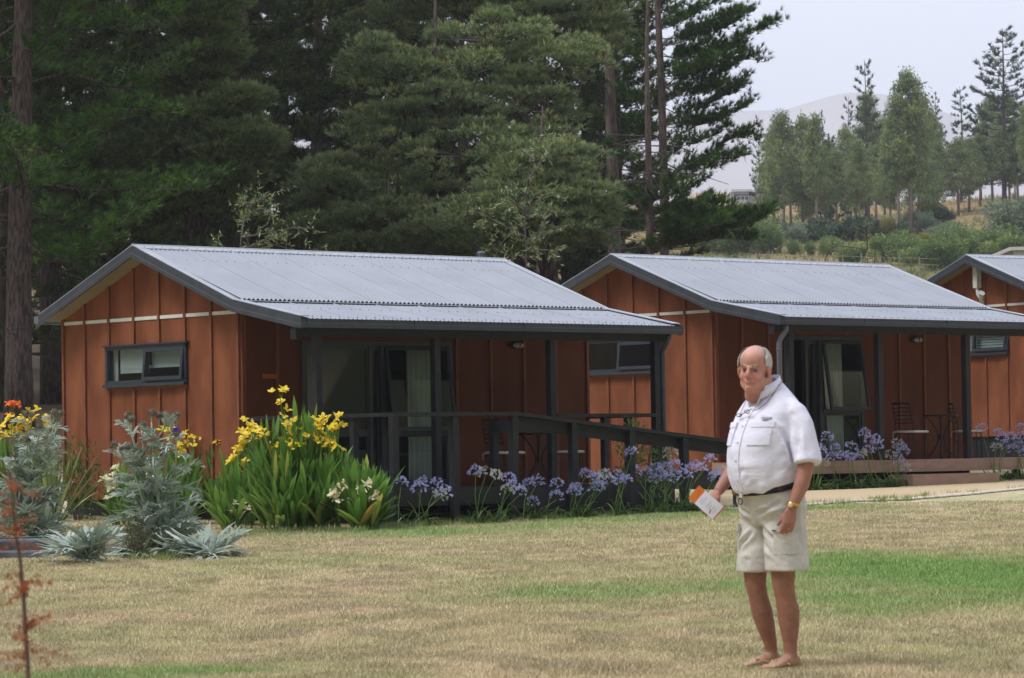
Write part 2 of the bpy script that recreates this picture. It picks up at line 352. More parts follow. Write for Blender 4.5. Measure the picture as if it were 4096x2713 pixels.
# ================================================================ CABINS   local frame: x along the ridge, y = -v (v towards the veranda), z above the deck
TP=.3727; RH=3.419; VB=2.33; VK=2.319; VE=3.846; ZE=2.262; UO=.353; VW=2.0; VBW=-2.28; SP=.612; VP=3.625
ZK=RH-TP*VK
def rz(v): return RH-TP*abs(v) if v<=VK else ZK+(ZE-ZK)*(v-VK)/(VE-VK)
def P(u,v,z): return (u,-v,z)
class CB(MB):
    def b(s,u0,u1,v0,v1,z0,z1,mi=0): s.box((u0,-v0,z0),(u1,-v1,z1),mi)
def make_cabin(x,y,z,yaw,L,label,kind,cabin_no):
    C=empty('cabin',(x,y,z+CZ),yaw); tag(C,label,'cabin','orange brown cabins in a row')
    UE=L-.14 if cabin_no==1 else L-.2
    # ---- walls
    mb=CB(); wt=.1
    def gpoly(mb,u0,u1,vs):      # wall slab between planes u0,u1 following the roof underside
        top=[(v,min(rz(v),RH-TP*abs(v))-.05) for v in vs]; zb=-.12
        ring=[(vs[0],zb)]+top+[(vs[-1],zb)]
        n=len(ring); V=[P(u0,v,q) for v,q in ring]+[P(u1,v,q) for v,q in ring]
        mb.add(V,[tuple(range(n)),tuple(range(2*n-1,n-1,-1))]+[(i,n+i,n+(i+1)%n,(i+1)%n) for i in range(n)])
    WZ0,WZ1=1.536,2.06; WV0,WV1=-1.15,.80
    gpoly(mb,UO,UO+wt,[VBW,WV0]); gpoly(mb,UO,UO+wt,[WV1,VW])
    # above / below window
    mb.b(UO,UO+wt,WV0,WV1,-.12,WZ0)
    ring=[(WV0,WZ1),(WV0,RH-TP*abs(WV0)-.05),(0,RH-.05),(WV1,RH-TP*WV1-.05),(WV1,WZ1)]
    V=[P(UO,a,c) for a,c in ring]+[P(UO+wt,a,c) for a,c in ring]; mb.add(V,[(0,1,2,3,4),(9,8,7,6,5)]+[(i,5+i,5+(i+1)%5,(i+1)%5) for i in range(5)])
    mb.build('gable_wall',WALL,C)
    mb=CB()                                              # battens of the gable
    bb=[VW-.03-SP*i for i in range(7)]+[VBW+.03]
    for v in bb:
        mb=CB(); zt=RH-TP*abs(v)-.07
        if WV0+.02<v<WV1-.02: mb.b(UO-.03,UO+.001,v-.024,v+.024,-.14,WZ0-.06); mb.b(UO-.03,UO+.001,v-.024,v+.024,WZ1+.02,zt)
        else: mb.b(UO-.03,UO+.001,v-.024,v+.024,-.14,zt)
        mb.build('batten',BATT,C)
    mb=CB(); mb.b(UO-.028,UO+.001,WV0,WV1,WZ0-.10,WZ0-.062)
    mb.build('sill_batten',BATT,C)
    mb=CB()
    for a,b_ in zip(bb[:-1],bb[1:]): mb.b(UO-.014,UO+.001,b_+.025,a-.025,2.415,2.463)
    mb.build('flashing_strip',STRIP,C)
    # long wall
    if cabin_no==1: D0,D1=1.40,4.15
    elif cabin_no==2: D0,D1=1.95,3.86
    else: D0,D1=1.6,3.9
    DH=2.06
    mb=CB(); zt=RH-TP*VW-.04
    mb.b(UO+.003,D0,VW-.1,VW-.002,-.12,zt); mb.b(D1,UE,VW-.1,VW-.002,-.12,zt); mb.b(D0,D1,VW-.1,VW-.002,DH,zt)
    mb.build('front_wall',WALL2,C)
    mb=CB()
    fixed=[UO+.03]+([.98] if cabin_no==1 else [.98,1.6])+([4.234,4.892,5.542,6.18] if cabin_no==1 else [4.2,4.774,5.409,6.049])+[UE-.03]
    for u in fixed: mb=CB(); mb.b(u-.024,u+.024,VW-.001,VW+.028,-.13,zt-.02); mb.build('batten',BATT,C)
    for u in np.arange(D0+.3,D1,.6): mb=CB(); mb.b(u-.024,u+.024,VW-.001,VW+.028,DH+.05,zt-.02); mb.build('batten',BATT,C)
    mb=CB(); mb.b(UO+.1,UE,VBW,VBW+.1,-.12,RH+TP*VBW-.04); gpoly(mb,UE-.1,UE-.002,[VBW+.1,0,VW-.1]); mb.build('rear_wall',WALL,C)
    mb=CB(); mb.b(UO+.1,UE-.1,VBW+.1,VW-.1,-.10,-.02); mb.build('floor',INNER,C)
    mb=CB(); mb.b(UO+.11,UE-.11,-.35,-.3,-.02,2.5); mb.b(UO+.11,UE-.11,VBW+.11,VW-.11,2.5,2.53); mb.build('inner_partition',INNER,C)
    mb=CB(); mb.b(UO+.03,UE-.03,VBW+.03,VW-.03,-.5 if cabin_no==1 else -.75,-.119); mb.build('base_skirt',BASE,C)
    # ---- gable window
    wf=CB(); f=.05
    wf.b(UO-.045,UO+.04,WV0,WV1,WZ1-.05,WZ1); wf.b(UO-.045,UO+.04,WV0,WV1,WZ0-.015,WZ0+.035)
    wf.b(UO-.045,UO+.04,WV0,WV0+f,WZ0,WZ1); wf.b(UO-.045,UO+.04,WV1-f,WV1,WZ0,WZ1); wf.b(UO-.035,UO+.03,-.225,-.175,WZ0,WZ1)
    wf.b(UO-.075,UO,WV0-.05,WV1+.05,WZ1+.0,WZ1+.02); wf.b(UO-.09,UO+.01,WV0-.01,WV1+.01,WZ0-.06,WZ0-.015)
    W=wf.build('window',WFR,C)
    g=CB(); g.b(UO-.004,UO+.004,WV0+f,-.22,WZ0+.03,WZ1-.05); g.build('pane',GLASS,W)
    # awning sash, hinged at the top and standing open a little
    sh=CB(); v0,v1,z0,z1=-.18,WV1-.04,WZ0+.02,WZ1-.05; to=.055 if cabin_no!=2 else .06
    def tl(zz): return UO-.05-to*(z1-zz)/(z1-z0)
    def slab(mb,va,vb,za,zb,th=.035):
        V=[]
        for (vv,zz) in ((va,za),(vb,za),(vb,zb),(va,zb)): V.append(P(tl(zz),vv,zz))
        for (vv,zz) in ((va,za),(vb,za),(vb,zb),(va,zb)): V.append(P(tl(zz)+th,vv,zz))
        mb.add(V,[(0,1,2,3),(7,6,5,4),(0,4,5,1),(1,5,6,2),(2,6,7,3),(3,7,4,0)])
    slab(sh,v0,v1,z0,z0+.05); slab(sh,v0,v1,z1-.05,z1); slab(sh,v0,v0+.05,z0+.05,z1-.05); slab(sh,v1-.05,v1,z0+.05,z1-.05)
    S=sh.build('sash',WFR,W); g=CB(); slab(g,v0+.05,v1-.05,z0+.05,z1-.05,.006); g.build('pane',GLASS,S)
    bl=CB(); 
    if cabin_no==3:
        for k in range(9): bl.b(UO+.08,UO+.1,WV0+.06,WV1-.06,WZ0+.04+k*.052,WZ0+.08+k*.052)
    elif cabin_no==1:
        bl.b(UO+.07,UO+.08,WV0+.22,-.24,WZ0+.14,WZ1-.05); bl.b(UO+.07,UO+.08,-.16,WV1-.06,WZ0+.20,WZ1-.05); bl.b(UO+.065,UO+.09,WV0+.22,WV1-.06,WZ0+.20,WZ0+.24); bl.b(UO+.07,UO+.08,WV0+.05,WV0+.16,WZ0,WZ1)
    if bl.v: bl.build('blind',BLIND,W)
    # ---- roof sheets with real corrugations
    def corr(name,prof,u0,u1,mi_scr=True,rows=()):
        mb=MB(); pitch=.0762; per=8; n=int((u1-u0)/pitch*per); seg=len(prof)
        nrm=[]
        for i in range(seg):
            a=prof[max(i-1,0)]; b=prof[min(i+1,seg-1)]; d=Vector((b[0]-a[0],b[1]-a[1])).normalized(); nn=Vector((-d.y,d.x)); 
            if nn.y<0: nn=-nn
            nrm.append(nn)
        vs=[];fs=[]
        for k in range(n+1):
            u=u0+(u1-u0)*k/n; h=.014*math.cos((u-u0)/pitch*2*math.pi)
            if int((u-u0)/(pitch*10))!=int((u-u0-(u1-u0)/n)/(pitch*10)): h+=.010
            for (v,zz),nn in zip(prof,nrm): vs.append(P(u,v+nn.x*(h+.012),zz+nn.y*(h+.012)))
        for k in range(n):
            for i in range(seg-1): fs.append((k*seg+i,(k+1)*seg+i,(k+1)*seg+i+1,k*seg+i+1))
        mb.add(vs,fs,0)
        for v,st in rows:
            nn=nrm[0]; k=0; u=u0+pitch*2
            while u<u1-.1:
                zz=rz(v)+(.012 if name=='roof_sheet' else -.010)
                c=Vector(P(u,v+nn.x*.024,zz+nn.y*.024)); mb.ell(c,(.0085,.0085,.008),1,su=6,sv=4)
                u+=pitch*(st[k%len(st)]); k+=1
        return mb.build(name,[ROOF,ROOFD],C,smooth=True)
    ov=.012
    corr('roof_sheet',[(.02,RH-TP*.02+.01),(VK*.5,RH-TP*VK*.5+.012),(VK+.02,RH-TP*(VK+.02)+.034)],.10,L-.10,rows=[(.62,(3,2,2)),(1.45,(3,2,2)),(2.08,(2,))])
    corr('rear_roof_sheet',[(-.02,RH-TP*.02),(-VB,RH-TP*VB)],.10,L-.10)
    corr('veranda_roof_sheet',[(VK-.1,ZK+.012),(VE-.03,ZE-.012)],.10,L-.10,rows=[(VK+.62,(3,2,2)),(VE-.13,(2,))])
    # flashings: ridge cap, rake caps, knee flashing
    mb=CB()
    def slope_strip(mb,u0,u1,va,vb,off,th=.012,mi=0):
        pts=[]
        for u in (u0,u1):
            for v in (va,vb): pts.append((u,v,(RH-TP*abs(v) if abs(v)<=VK else rz(v))+off))
        V=[P(*q) for q in pts]+[P(q[0],q[1],q[2]+th) for q in pts]
        mb.add(V,[(0,1,3,2),(4,6,7,5),(0,4,5,1),(2,3,7,6),(0,2,6,4),(1,5,7,3)],mi)
    slope_strip(mb,-.01,L+.01,0,.15,.030); slope_strip(mb,-.01,L+.01,-.15,0,.030); mb.tube([P(-.012,0,RH+.035),P(L+.012,0,RH+.035)],.017,8)
    for u in np.arange(.12,L,.152): mb.ell(P(u,.12,RH-TP*.12+.046),(.007,.007,.006),1,su=6,sv=4)
    mb.build('ridge_cap',[CAP,ROOFD],C)
    mb=CB()
    for a,b_ in ((-.012,.13),(L-.13,L+.012)):
        mb=CB(); slope_strip(mb,a,b_,.15,VK,.026); slope_strip(mb,a,b_,VK+.001,VE-.04,.026); slope_strip(mb,a,b_,-VB,-.15,.026); mb.build('rake_cap',CAP,C)
    mb=CB(); V=[P(.13,VK-.06,ZK+.030),P(.13,VK+.13,ZK+.036-.19*.13),P(L-.13,VK+.13,ZK+.036-.19*.13),P(L-.13,VK-.06,ZK+.030)]
    V2=[(a,b_,c-.008) for a,b_,c in V]; mb.add(V+V2,[(0,1,2,3),(7,6,5,4),(0,4,5,1),(1,5,6,2),(2,6,7,3),(3,7,4,0)]); mb.build('knee_flashing',CAP,C)
    # barge boards
    mb=CB()
    for u0,u1,ul in ((-.03,0,-.034),(L,L+.03,L+.034)):
        mb=CB()
        for va,vb in ((-VB-.02,0),(0,VK),(VK,VE-.02)):
            for (t0,t1,uu0,uu1,mi) in ((-.075,.018,u0,u1,0),(-.135,-.075,min(u0,ul),max(u1,ul),0),(-.080,-.074,min(u0,ul)-.002,max(u1,ul)+.002,1)):
                q=[]
                for u in (uu0,uu1):
                    for v in (va,vb):
                        zz=RH-TP*abs(v) if v<=VK else rz(v)
                        q+= [P(u,v,zz+t0),P(u,v,zz+t1)]
                mb.add(q,[(0,1,3,2),(4,6,7,5),(0,2,6,4),(1,5,7,3),(0,4,5,1),(2,3,7,6)],mi)
        mb.build('barge_board',[TRIM,TRIML],C)
    mb=CB()
    for u0,u1 in ((0,UO-.001),(UE,L)): 
        mb=CB(); slope_strip(mb,u0,u1,-VB,0,-.085,.02); slope_strip(mb,u0,u1,0,VK,-.085,.02); mb.build('soffit',SOFF,C)
    mb=CB(); slope_strip(mb,.01,L-.01,VK,VE-.08,-.07,.02); slope_strip(mb,.01,L-.01,VW,VK,-.07,.02); mb.build('veranda_ceiling',DARK,C)
    # gutters
    mb=CB(); zt=ZE; u0,u1=-.035,L+.035
    mb.b(u0,u1,VE-.012,VE,zt-.055,zt); mb.b(u0,u1,VE-.008,VE+.008,zt-.115,zt-.055); mb.b(u0,u1,VE-.012,VE+.01,zt-.060,zt-.054,1); mb.b(u0,u1,VE-.125,VE-.008,zt-.115,zt-.105); mb.b(u0,u1,VE-.125,VE-.113,zt-.105,zt-.01)
    mb.b(u0,u0+.012,VE-.125,VE,zt-.115,zt+.004); mb.b(u1-.012,u1,VE-.125,VE,zt-.115,zt+.004); mb.b(u0,u1,VE-.002,VE+.006,zt-.008,zt+.002)
    for du in (.05,1.9,3.9,5.8): mb.b(du,du+.012,VE,VE+.012,zt-.11,zt)
    mb.build('gutter',[TRIM,TRIML],C)
    mb=CB(); zb=RH-TP*VB
    mb.b(u0,u1,-VB-.12,-VB-.11,zb-.11,zb-.0); mb.b(u0,u1,-VB-.11,-VB,zb-.11,zb-.10); mb.b(u0,u0+.01,-VB-.12,-VB,zb-.11,zb); mb.build('rear_gutter',[TRIML,TRIM],C)
    # veranda beam and posts
    mb=CB(); mb.b(.05,L-.1,VP-.045,VP+.045,2.04,2.15); mb.b(.0,.05,VP-.06,VP+.06,2.0,2.16); mb.build('veranda_beam',DARK,C)
    for u in (.391,2.458,4.595,6.65):
        mb=CB(); zb=-.02
        mb.b(u-.05,u+.05,VP-.05,VP+.05,zb,2.045); mb.b(u-.052,u+.052,VP+.048,VP+.056,1.9,1.93); mb.build('veranda_post',DARK,C)
    # ---- glazed door unit
    door=CB(); fr=.06; va,vb=VW-.06,VW+.02
    door.b(D0,D0+fr,va,vb,0,DH); door.b(D1-fr,D1,va,vb,0,DH); door.b(D0,D1,va,vb+.004,DH-fr,DH+.005); door.b(D0,D1,va,vb+.002,-.02,.05)
    DO=door.build('door_unit',WFR,C)
    def leafp(name,ua,ub,za,zb,v,tilt=0,fw=.06,par=DO):
        m=MB(); g=MB()
        def pt(u,zz,dv): return P(u,v+dv+tilt*(zb-zz)/(zb-za),zz)
        def sl(M_,a,b,c,d,t0,t1):
            q=[pt(a,c,t0),pt(b,c,t0),pt(b,d,t0),pt(a,d,t0),pt(a,c,t1),pt(b,c,t1),pt(b,d,t1),pt(a,d,t1)]
            M_.add(q,[(3,2,1,0),(4,5,6,7),(0,1,5,4),(1,2,6,5),(2,3,7,6),(3,0,4,7)])
        sl(m,ua,ub,za,za+fw,0,.04); sl(m,ua,ub,zb-fw,zb,0,.04); sl(m,ua,ua+fw,za+fw,zb-fw,0,.04); sl(m,ub-fw,ub,za+fw,zb-fw,0,.04)
        o=m.build(name,WFR,par); sl(g,ua+fw,ub-fw,za+fw,zb-fw,.016,.022); g.build('pane',GLASS,o); return o
    if cabin_no==1:
        m1=2.62; m2=2.86
        leafp('sidelight',D0+fr,m1,.77,DH-fr,VW-.04,fw=.05); leafp('sidelight',D0+fr,m1,.05,.77,VW-.04,fw=.05)
        dd=leafp('door_leaf',m1+.02,m2+.0,.05,DH-fr,VW-.08,fw=.07)
        leafp('awning_window',m2+.02,D1-fr-.02,.80,DH-fr-.01,VW+.0,tilt=.18,fw=.05); leafp('sidelight',m2+.02,D1-fr,.05,.76,VW-.04,fw=.05)
        mb=CB(); mb.b(m1-.02,m1+.04,VW-.09,VW+.02,.05,DH-fr); mb.b(m2-.04,m2+.03,VW-.09,VW+.02,.05,DH-fr); mb.b(m2,D1-fr,VW-.05,VW+.03,.74,.80); mb.build('mullion',WFR,DO)
        cu=[(3.42,4.0,.03,2.0,.0)]
    else:
        a1=D0+fr; b1=2.80
        leafp('door_leaf',2.50,2.80,.05,DH-fr,VW-.10,fw=.07)
        leafp('awning_window',2.86,D1-fr+.02,.84,DH-fr-.01,VW+.0,tilt=.18,fw=.05); leafp('sidelight',2.86,D1-fr,.05,.80,VW-.04,fw=.05)
        mb=CB(); mb.b(2.46,2.52,VW-.07,VW+.02,.05,DH-fr); mb.b(2.79,2.87,VW-.09,VW+.02,.05,DH-fr); mb.b(2.86,D1-fr,VW-.05,VW+.03,.79,.85); mb.build('mullion',WFR,DO)
        cu=[(3.02,3.50,.03,2.0,.12)]
    for ua,ub,za,zb,taper in cu:
        mb=MB(); n=60; vs=[];fs=[]
        for i in range(n+1):
            t=i/n
            for j,zz in enumerate((zb,1.4,.8,za)):
                k=1-(zb-zz)/(zb-za); a=ua+taper*(1-k)*(1 if True else 0); 
                u=a+(ub-a)*t; vs.append(P(u,VW-.15+.03*math.sin(t*38+.4*j),zz))
        for i in range(n):
            for j in range(3): fs.append((i*4+j,(i+1)*4+j,(i+1)*4+j+1,i*4+j+1))
        mb.add(vs,fs); o=mb.build('curtain',CURT,C,smooth=True); s=o.modifiers.new('s','SOLIDIFY'); s.thickness=.006
    # wall lamp (oval bulkhead light)
    lu=5.384 if cabin_no==1 else 5.192
    LM=MB(); LM.ell(P(lu,VW+.03,2.03),(.15,.05,.062),su=16,sv=8); o=LM.build('wall_lamp',METAL,C,smooth=True)
    g=MB(); g.ell(P(lu+.01,VW+.066,2.03),(.11,.035,.042),su=16,sv=8); g.build('lens',mat('lamp_lens',(.35,.33,.27),.3),o,smooth=True)
    g=MB(); g.tube([P(lu,VW+.10,1.985),P(lu,VW+.11,2.03),P(lu,VW+.10,2.075)],.006,6); g.build('guard',METAL,o)
    return C
C1=make_cabin(-5.3009,45.8193,-.4335,.7297,6.984,'orange brown cabin with charcoal veranda railing and ramp, beside the tall yellow flowers','cabin',1)
C2=make_cabin(1.6467,53.7411,-.1844,.7257,6.807,'middle orange brown cabin with brown deck and step, behind the standing man','cabin',2)
C3=make_cabin(8.95,64.2,.33,.60,6.9,'orange brown cabin cut by the right edge, white fitting under its gable peak','cabin',3)
# ---- cabin 1: deck, ramp, rails
VD=5.1
mb=CB(); 
for k in range(int((VP+.1-VW)/.14)+1):
    v=VW+k*.14; mb.b(.39,6.873,v+.002,min(v+.135,VP+.1),-.03,0)
k=0
while VP+.1+k*.14<VD-.02: v=VP+.1+k*.14; mb.b(.36,2.51,v+.003,min(v+.136,VD-.001),-.031,-.001); k+=1
mb.build('deck_board',DARK,C1)
mb=CB(); mb.b(.35,2.51,VD,VD+.04,-.215,.004); mb.b(2.512,6.873,VP+.101,VP+.14,-.34,.003); mb.b(.345,.385,VW,VD-.001,-.215,.003); mb.b(6.874,6.91,VW,VP+.1,-.34,.003)
mb.build('deck_fascia',DARK,C1)
mb=CB()
def rampz(u): return -.1*(u-2.51)
q=[]
V=[P(2.512,VP+.145,0),P(6.8,VP+.145,rampz(6.8)),P(6.8,VD,rampz(6.8)),P(2.512,VD,0)]
V2=[(a,b,c-.03) for a,b,c in V]; mb.add(V+V2,[(0,1,2,3),(7,6,5,4),(0,4,5,1),(1,5,6,2),(2,6,7,3),(3,7,4,0)])
for v in (VD+.001,):
    V=[P(2.512,v,.03),P(6.85,v,rampz(6.85)+.03),P(6.85,v,-.62),P(4.0,v,-.48),P(2.512,v,-.26)]; V2=[(a,b-.038,c) for a,b,c in V]
    mb.add(V+V2,[(0,1,2,3,4),(9,8,7,6,5)]+[(i,5+i,5+(i+1)%5,(i+1)%5) for i in range(5)])
mb.build('ramp',DARK,C1)
mb=CB()
for u in (.40,1.42,2.47,3.545,4.623,5.654,6.716):
    zt=.95 if u<2.6 else .955-.1*(u-2.51)
    mb=CB(); mb.b(u-.05,u+.05,VD+.041,VD+.135,-.72,zt); 
    if u>2.4: mb.ell(P(u+.0,VD+.138,zt-.1),(.014,.008,.014),su=8,sv=5)
    mb.build('railing_post',DARK,C1)
for u,v,zb in ((.44,4.33,0),(5.62,VP,0),(6.83,2.85,0),(3.2,3.97,-.06)):
    mb=CB(); mb.b(u-.045,u+.045,v-.045,v+.045,zb,.95 if u!=3.2 else .9); mb.build('railing_post',DARK,C1)
mb=CB(); ra=.95; rb=1.0
mb.b(.36,.50,VW+.03,VD+.02,ra,rb); mb.b(.36,2.53,VD+.021,VD+.15,ra,rb)
mb.bar(P(2.53,VD+.085,ra+.022),P(6.85,VD+.085,ra+.022-.1*(6.85-2.53)),.13,.05)
mb.bar(P(2.53,VD+.02,ra-.09),P(6.80,VD+.02,ra-.09-.1*(6.8-2.53)),.04,.15)
mb.bar(P(2.53,VD+.03,ra-.012),P(6.80,VD+.03,ra-.012-.1*(6.8-2.53)),.05,.012)
mb.b(4.65,6.60,VP-.05,VP+.06,ra,rb); mb.b(6.76,6.88,VW+.03,VP-.05,ra,rb); mb.b(3.15,3.25,3.97,VD,.74,.9)
mb.build('handrail',DARK,C1)
# plaque, vent, downpipe
mb=CB(); mb.b(.72,1.0,VW,VW+.02,1.53,1.59); mb.build('wall_plaque',mat('orange_plaque',(.42,.10,.02),.5),C1)
mb=MB(); c=Vector(P(6.72,-.25,RH+.02)); mb.tube([c-Vector((0,0,.14)),c,c+Vector((0,0,.03)),c+Vector((0,0,.04)),c+Vector((0,0,.12)),c+Vector((0,0,.14))],[.05,.05,.05,.065,.065,.04],12)
for k in range(8): a=k*math.pi/4; mb.box(c+Vector((.066*math.cos(a)-.008,.066*math.sin(a)-.008,.05)),c+Vector((.066*math.cos(a)+.008,.066*math.sin(a)+.008,.11)),1)
mb.build('roof_vent',[TRIML,TRIM],C1)
mb=MB(); mb.tube([P(6.78,VE-.06,ZE-.10),P(6.78,VE-.06,ZE-.17),P(6.78,VE-.10,ZE-.24),P(6.79,VP+.06,ZE-.30),P(6.80,VP+.0,ZE-.36),P(6.80,VP,ZE-.45),P(6.80,VP,-.5)],.04,12)
for z_ in (1.35,.2): mb.b if False else mb.tube([P(6.80,VP,z_),P(6.80,VP,z_+.03)],.046,12)
mb.build('downpipe',TRIM,C1,smooth=True)
# ---- cabin 2: deck, step, downpipe, open door gap
mb=CB()
for k in range(13):
    v=VW+k*.14; mb.b(.30,8.6,v+.002,min(v+.136,VP+.1),-.03,0)
mb.build('deck_board',DECKB,C2)
mb=CB(); 
for a,b_ in ((.26,2.2),(2.204,3.396),(3.40,8.6)): mb.b(a,b_,VP+.101,VP+.135,-.195,.003)
mb.b(.262,.297,VW,VP+.1,-.195,.003); mb.build('deck_fascia',DECKB,C2)
mb=CB(); mb.b(2.52,4.60,VP+.14,4.24,-.27,-.235); mb.b(2.50,4.62,4.241,4.275,-.44,-.232); mb.b(2.50,2.535,VP+.14,4.24,-.44,-.234); mb.b(4.585,4.62,VP+.14,4.24,-.44,-.234); mb.b(2.56,2.66,4.1,4.2,-.6,-.27); mb.b(4.45,4.55,4.1,4.2,-.6,-.27)
mb.build('step',DECKB,C2)
for u in np.arange(.6,8.5,1.3): mb=CB(); mb.b(u-.05,u+.05,VP-.02,VP+.08,-.75,-.031); mb.build('deck_pile',BASE,C2)
mb=MB(); mb.tube([P(.16,VE-.06,ZE-.10),P(.16,VE-.06,ZE-.20),P(.14,VE-.10,ZE-.26),P(.12,VP+.08,ZE-.32),P(.11,VP+.05,ZE-.40),P(.11,VP+.05,-.5)],.042,12)
for z_ in (1.25,1.75,.5): mb.tube([P(.11,VP+.05,z_),P(.11,VP+.05,z_+.03)],.047,12)
mb.build('downpipe',mat('downpipe_paint',(.10,.115,.14),.4,(.12,.135,.16),5),C2,smooth=True)
# ---- cabin 3: gable fitting
mb=MB(); pu=UO-.12
mb.box((pu-.06,-.10,RH-.62),(pu+.06,.02,RH-.14),0)
mb.tube([P(pu,.04,RH-.62),P(pu-.02,.08,RH-.75),P(pu-.02,.18,RH-.85),P(pu,.20,RH-1.0)],.035,8)
mb.box(P(pu-.06,.10,RH-1.06),P(pu+.10,.30,RH-1.02),0); mb.tube([P(pu-.06,.22,RH-.93),P(pu-.14,.30,RH-.76),P(pu-.15,.33,RH-.73)],[.03,.05,.07],8)
mb.tube([P(UO-.01,.36,RH-1.1),P(UO-.012,.45,RH-1.17),P(UO-.012,.58,RH-1.17),P(UO-.01,.66,RH-1.08)],.006,6,1)
mb.build('floodlight',[mat('white_plastic',(.62,.62,.58),.4,(.5,.5,.47),8),METAL],C3)
# ================================================================ CAFE FURNITURE
def make_chair(name='chair'):
    c=empty(name,(0,0,0)); sw=.20; sd_=.20      # faces +x
    for s in (-1,1):
        m=MB(); m.tube([(.19,s*.19,0),(.18,s*.18,.43)],.009,6); m.build('front_leg',METAL,c)
    m=MB()
    for s in (-1,1): m.tube([(-.22,s*.19,0),(-.19,s*.18,.43),(-.215,s*.175,.62),(-.29,s*.17,.93)],.010,6)
    m.build('back_frame',METAL,c)
    m=MB()
    for k in range(6):
        t=.60+.062*k; x=-.21-.08*(t-.6)/.33
        m.tube([(x,-.175,t),(x-.025,0,t+.004),(x,.175,t)],(.0085),6)
    m.tube([(-.288,-.17,.93),(-.31,0,.935),(-.288,.17,.93)],.011,6); m.build('backrest',METAL,c)
    m=MB(); m.box((-.2,-.19,.425),(.2,.19,.437)); 
    for s in (-1,1): m.tube([(-.2,s*.185,.30),(.185,s*.182,.30)],.006,6)
    m.build('seat_frame',METAL,c)
    m=MB(); m.loft([[(sx*(.20+dx)*(1 if abs(sx)<2 else 1)*1.0,sy*(.19+dx),z) for sx,sy in ((-1,-1),(-.3,-1.03),(.3,-1.03),(1,-1),(1.03,0),(1,1),(.3,1.03),(-.3,1.03),(-1,1),(-1.03,0))] for z,dx in ((.438,0),(.445,.012),(.465,.014),(.476,0),(.480,-.02))])
    m.tube([(-.2,.15,.46),(-.24,.2,.45),(-.25,.19,.36)],.006,5); m.build('cushion',CUSH,c,smooth=True)
    return c
def make_table():
    c=empty('cafe_table',(0,0,0)); m=MB(); m.tube([(0,0,.725),(0,0,.74)],.30,28); m.tube([(0,0,.712),(0,0,.726)],.285,28); m.build('tabletop',METAL,c)
    for k in range(4):
        a=k*math.pi/2+.0; pts=[]
        for j in range(13):
            t=j/12; r=.045+.20*abs(2*t-1)**1.8; pts.append((r*math.cos(a),r*math.sin(a),.715*t))
        m=MB(); m.tube(pts,.013,6); m.build('leg',METAL,c)
    m=MB(); m.tube([(0,0,.32),(0,0,.40)],.035,10); m.build('hub',METAL,c); return c
ch0=make_chair(); tb0=make_table()
def put(o,Cb,u,v,rot,label,cat,group):
    o.location=(Cb.matrix_basis if False else Matrix.Translation(Cb.location)@Matrix.Rotation(Cb.rotation_euler.z,4,'Z'))@Vector(P(u,v,0.001)); o.rotation_euler=(0,0,Cb.rotation_euler.z+rot); tag(o,label,cat,group)
G='black iron cafe chairs with white cushions'
put(ch0,C1,4.30,2.95,.12,'black ladder-back iron chair left of the round table on the railed charcoal veranda','chair',G)
c=copy_tree(ch0); put(c,C1,5.75,2.72,-.65,'black iron chair right of the round table on the railed charcoal veranda','chair',G)
c=copy_tree(ch0); put(c,C2,3.98,2.95,.12,'black ladder-back iron chair left of the round table on the brown deck','chair',G)
c=copy_tree(ch0); put(c,C2,5.68,2.72,-.65,'black iron chair right of the round table on the brown deck','chair',G)
G='round iron cafe tables'
put(tb0,C1,5.0,2.9,.75,'round black iron table with curved legs on the railed charcoal veranda','table',G)
c=copy_tree(tb0); put(c,C2,4.78,2.9,.75,'round black iron table with curved legs on the brown deck','table',G)
# ================================================================ TREES
BARK=mat('pine_bark',(.055,.042,.038),.9,(.13,.10,.09),7,(2.5,2.5,.6),bump=.06,bscale=9,lo=.4,hi=.6,spec=.1)
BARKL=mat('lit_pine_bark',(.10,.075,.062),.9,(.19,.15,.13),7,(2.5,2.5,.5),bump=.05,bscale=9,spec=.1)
BARKE=mat('pale_bark',(.26,.20,.165),.8,(.36,.30,.26),3,(1,1,.3),spec=.1)
TWIG=mat('grey_twig',(.11,.095,.085),.9)
NEED=leafmat('pine_needles',[(0,(.026,.040,.012)),(.55,(.055,.088,.020)),(.93,(.12,.17,.03)),(.975,(.16,.06,.03)),(1,(.13,.05,.03))],.6,.15)
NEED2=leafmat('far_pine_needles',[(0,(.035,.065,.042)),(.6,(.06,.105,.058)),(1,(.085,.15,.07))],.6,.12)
NEEDG=leafmat('pine_needles_fresh',[(0,(.03,.06,.016)),(.5,(.06,.13,.025)),(1,(.12,.24,.035))],.6,.15)
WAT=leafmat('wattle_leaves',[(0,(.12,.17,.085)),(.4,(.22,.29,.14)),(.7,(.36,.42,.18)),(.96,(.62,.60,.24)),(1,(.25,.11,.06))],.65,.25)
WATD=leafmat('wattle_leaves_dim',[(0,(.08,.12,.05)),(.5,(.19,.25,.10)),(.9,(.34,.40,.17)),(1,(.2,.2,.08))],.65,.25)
EUC=leafmat('gum_leaves',[(0,(.085,.125,.055)),(.5,(.17,.235,.085)),(.85,(.32,.365,.12)),(1,(.38,.36,.16))],.5,.3)
SHRB=leafmat('shrub_leaves',[(0,(.09,.15,.055)),(.6,(.18,.27,.08)),(1,(.33,.38,.11))],.55,.3)
SHRY=leafmat('yellow_shrub_leaves',[(0,(.14,.17,.04)),(.6,(.26,.27,.05)),(1,(.45,.36,.05))],.55,.3)
SHRG=leafmat('grey_shrub_leaves',[(0,(.15,.20,.14)),(.6,(.23,.30,.20)),(1,(.32,.36,.22))],.6,.3)
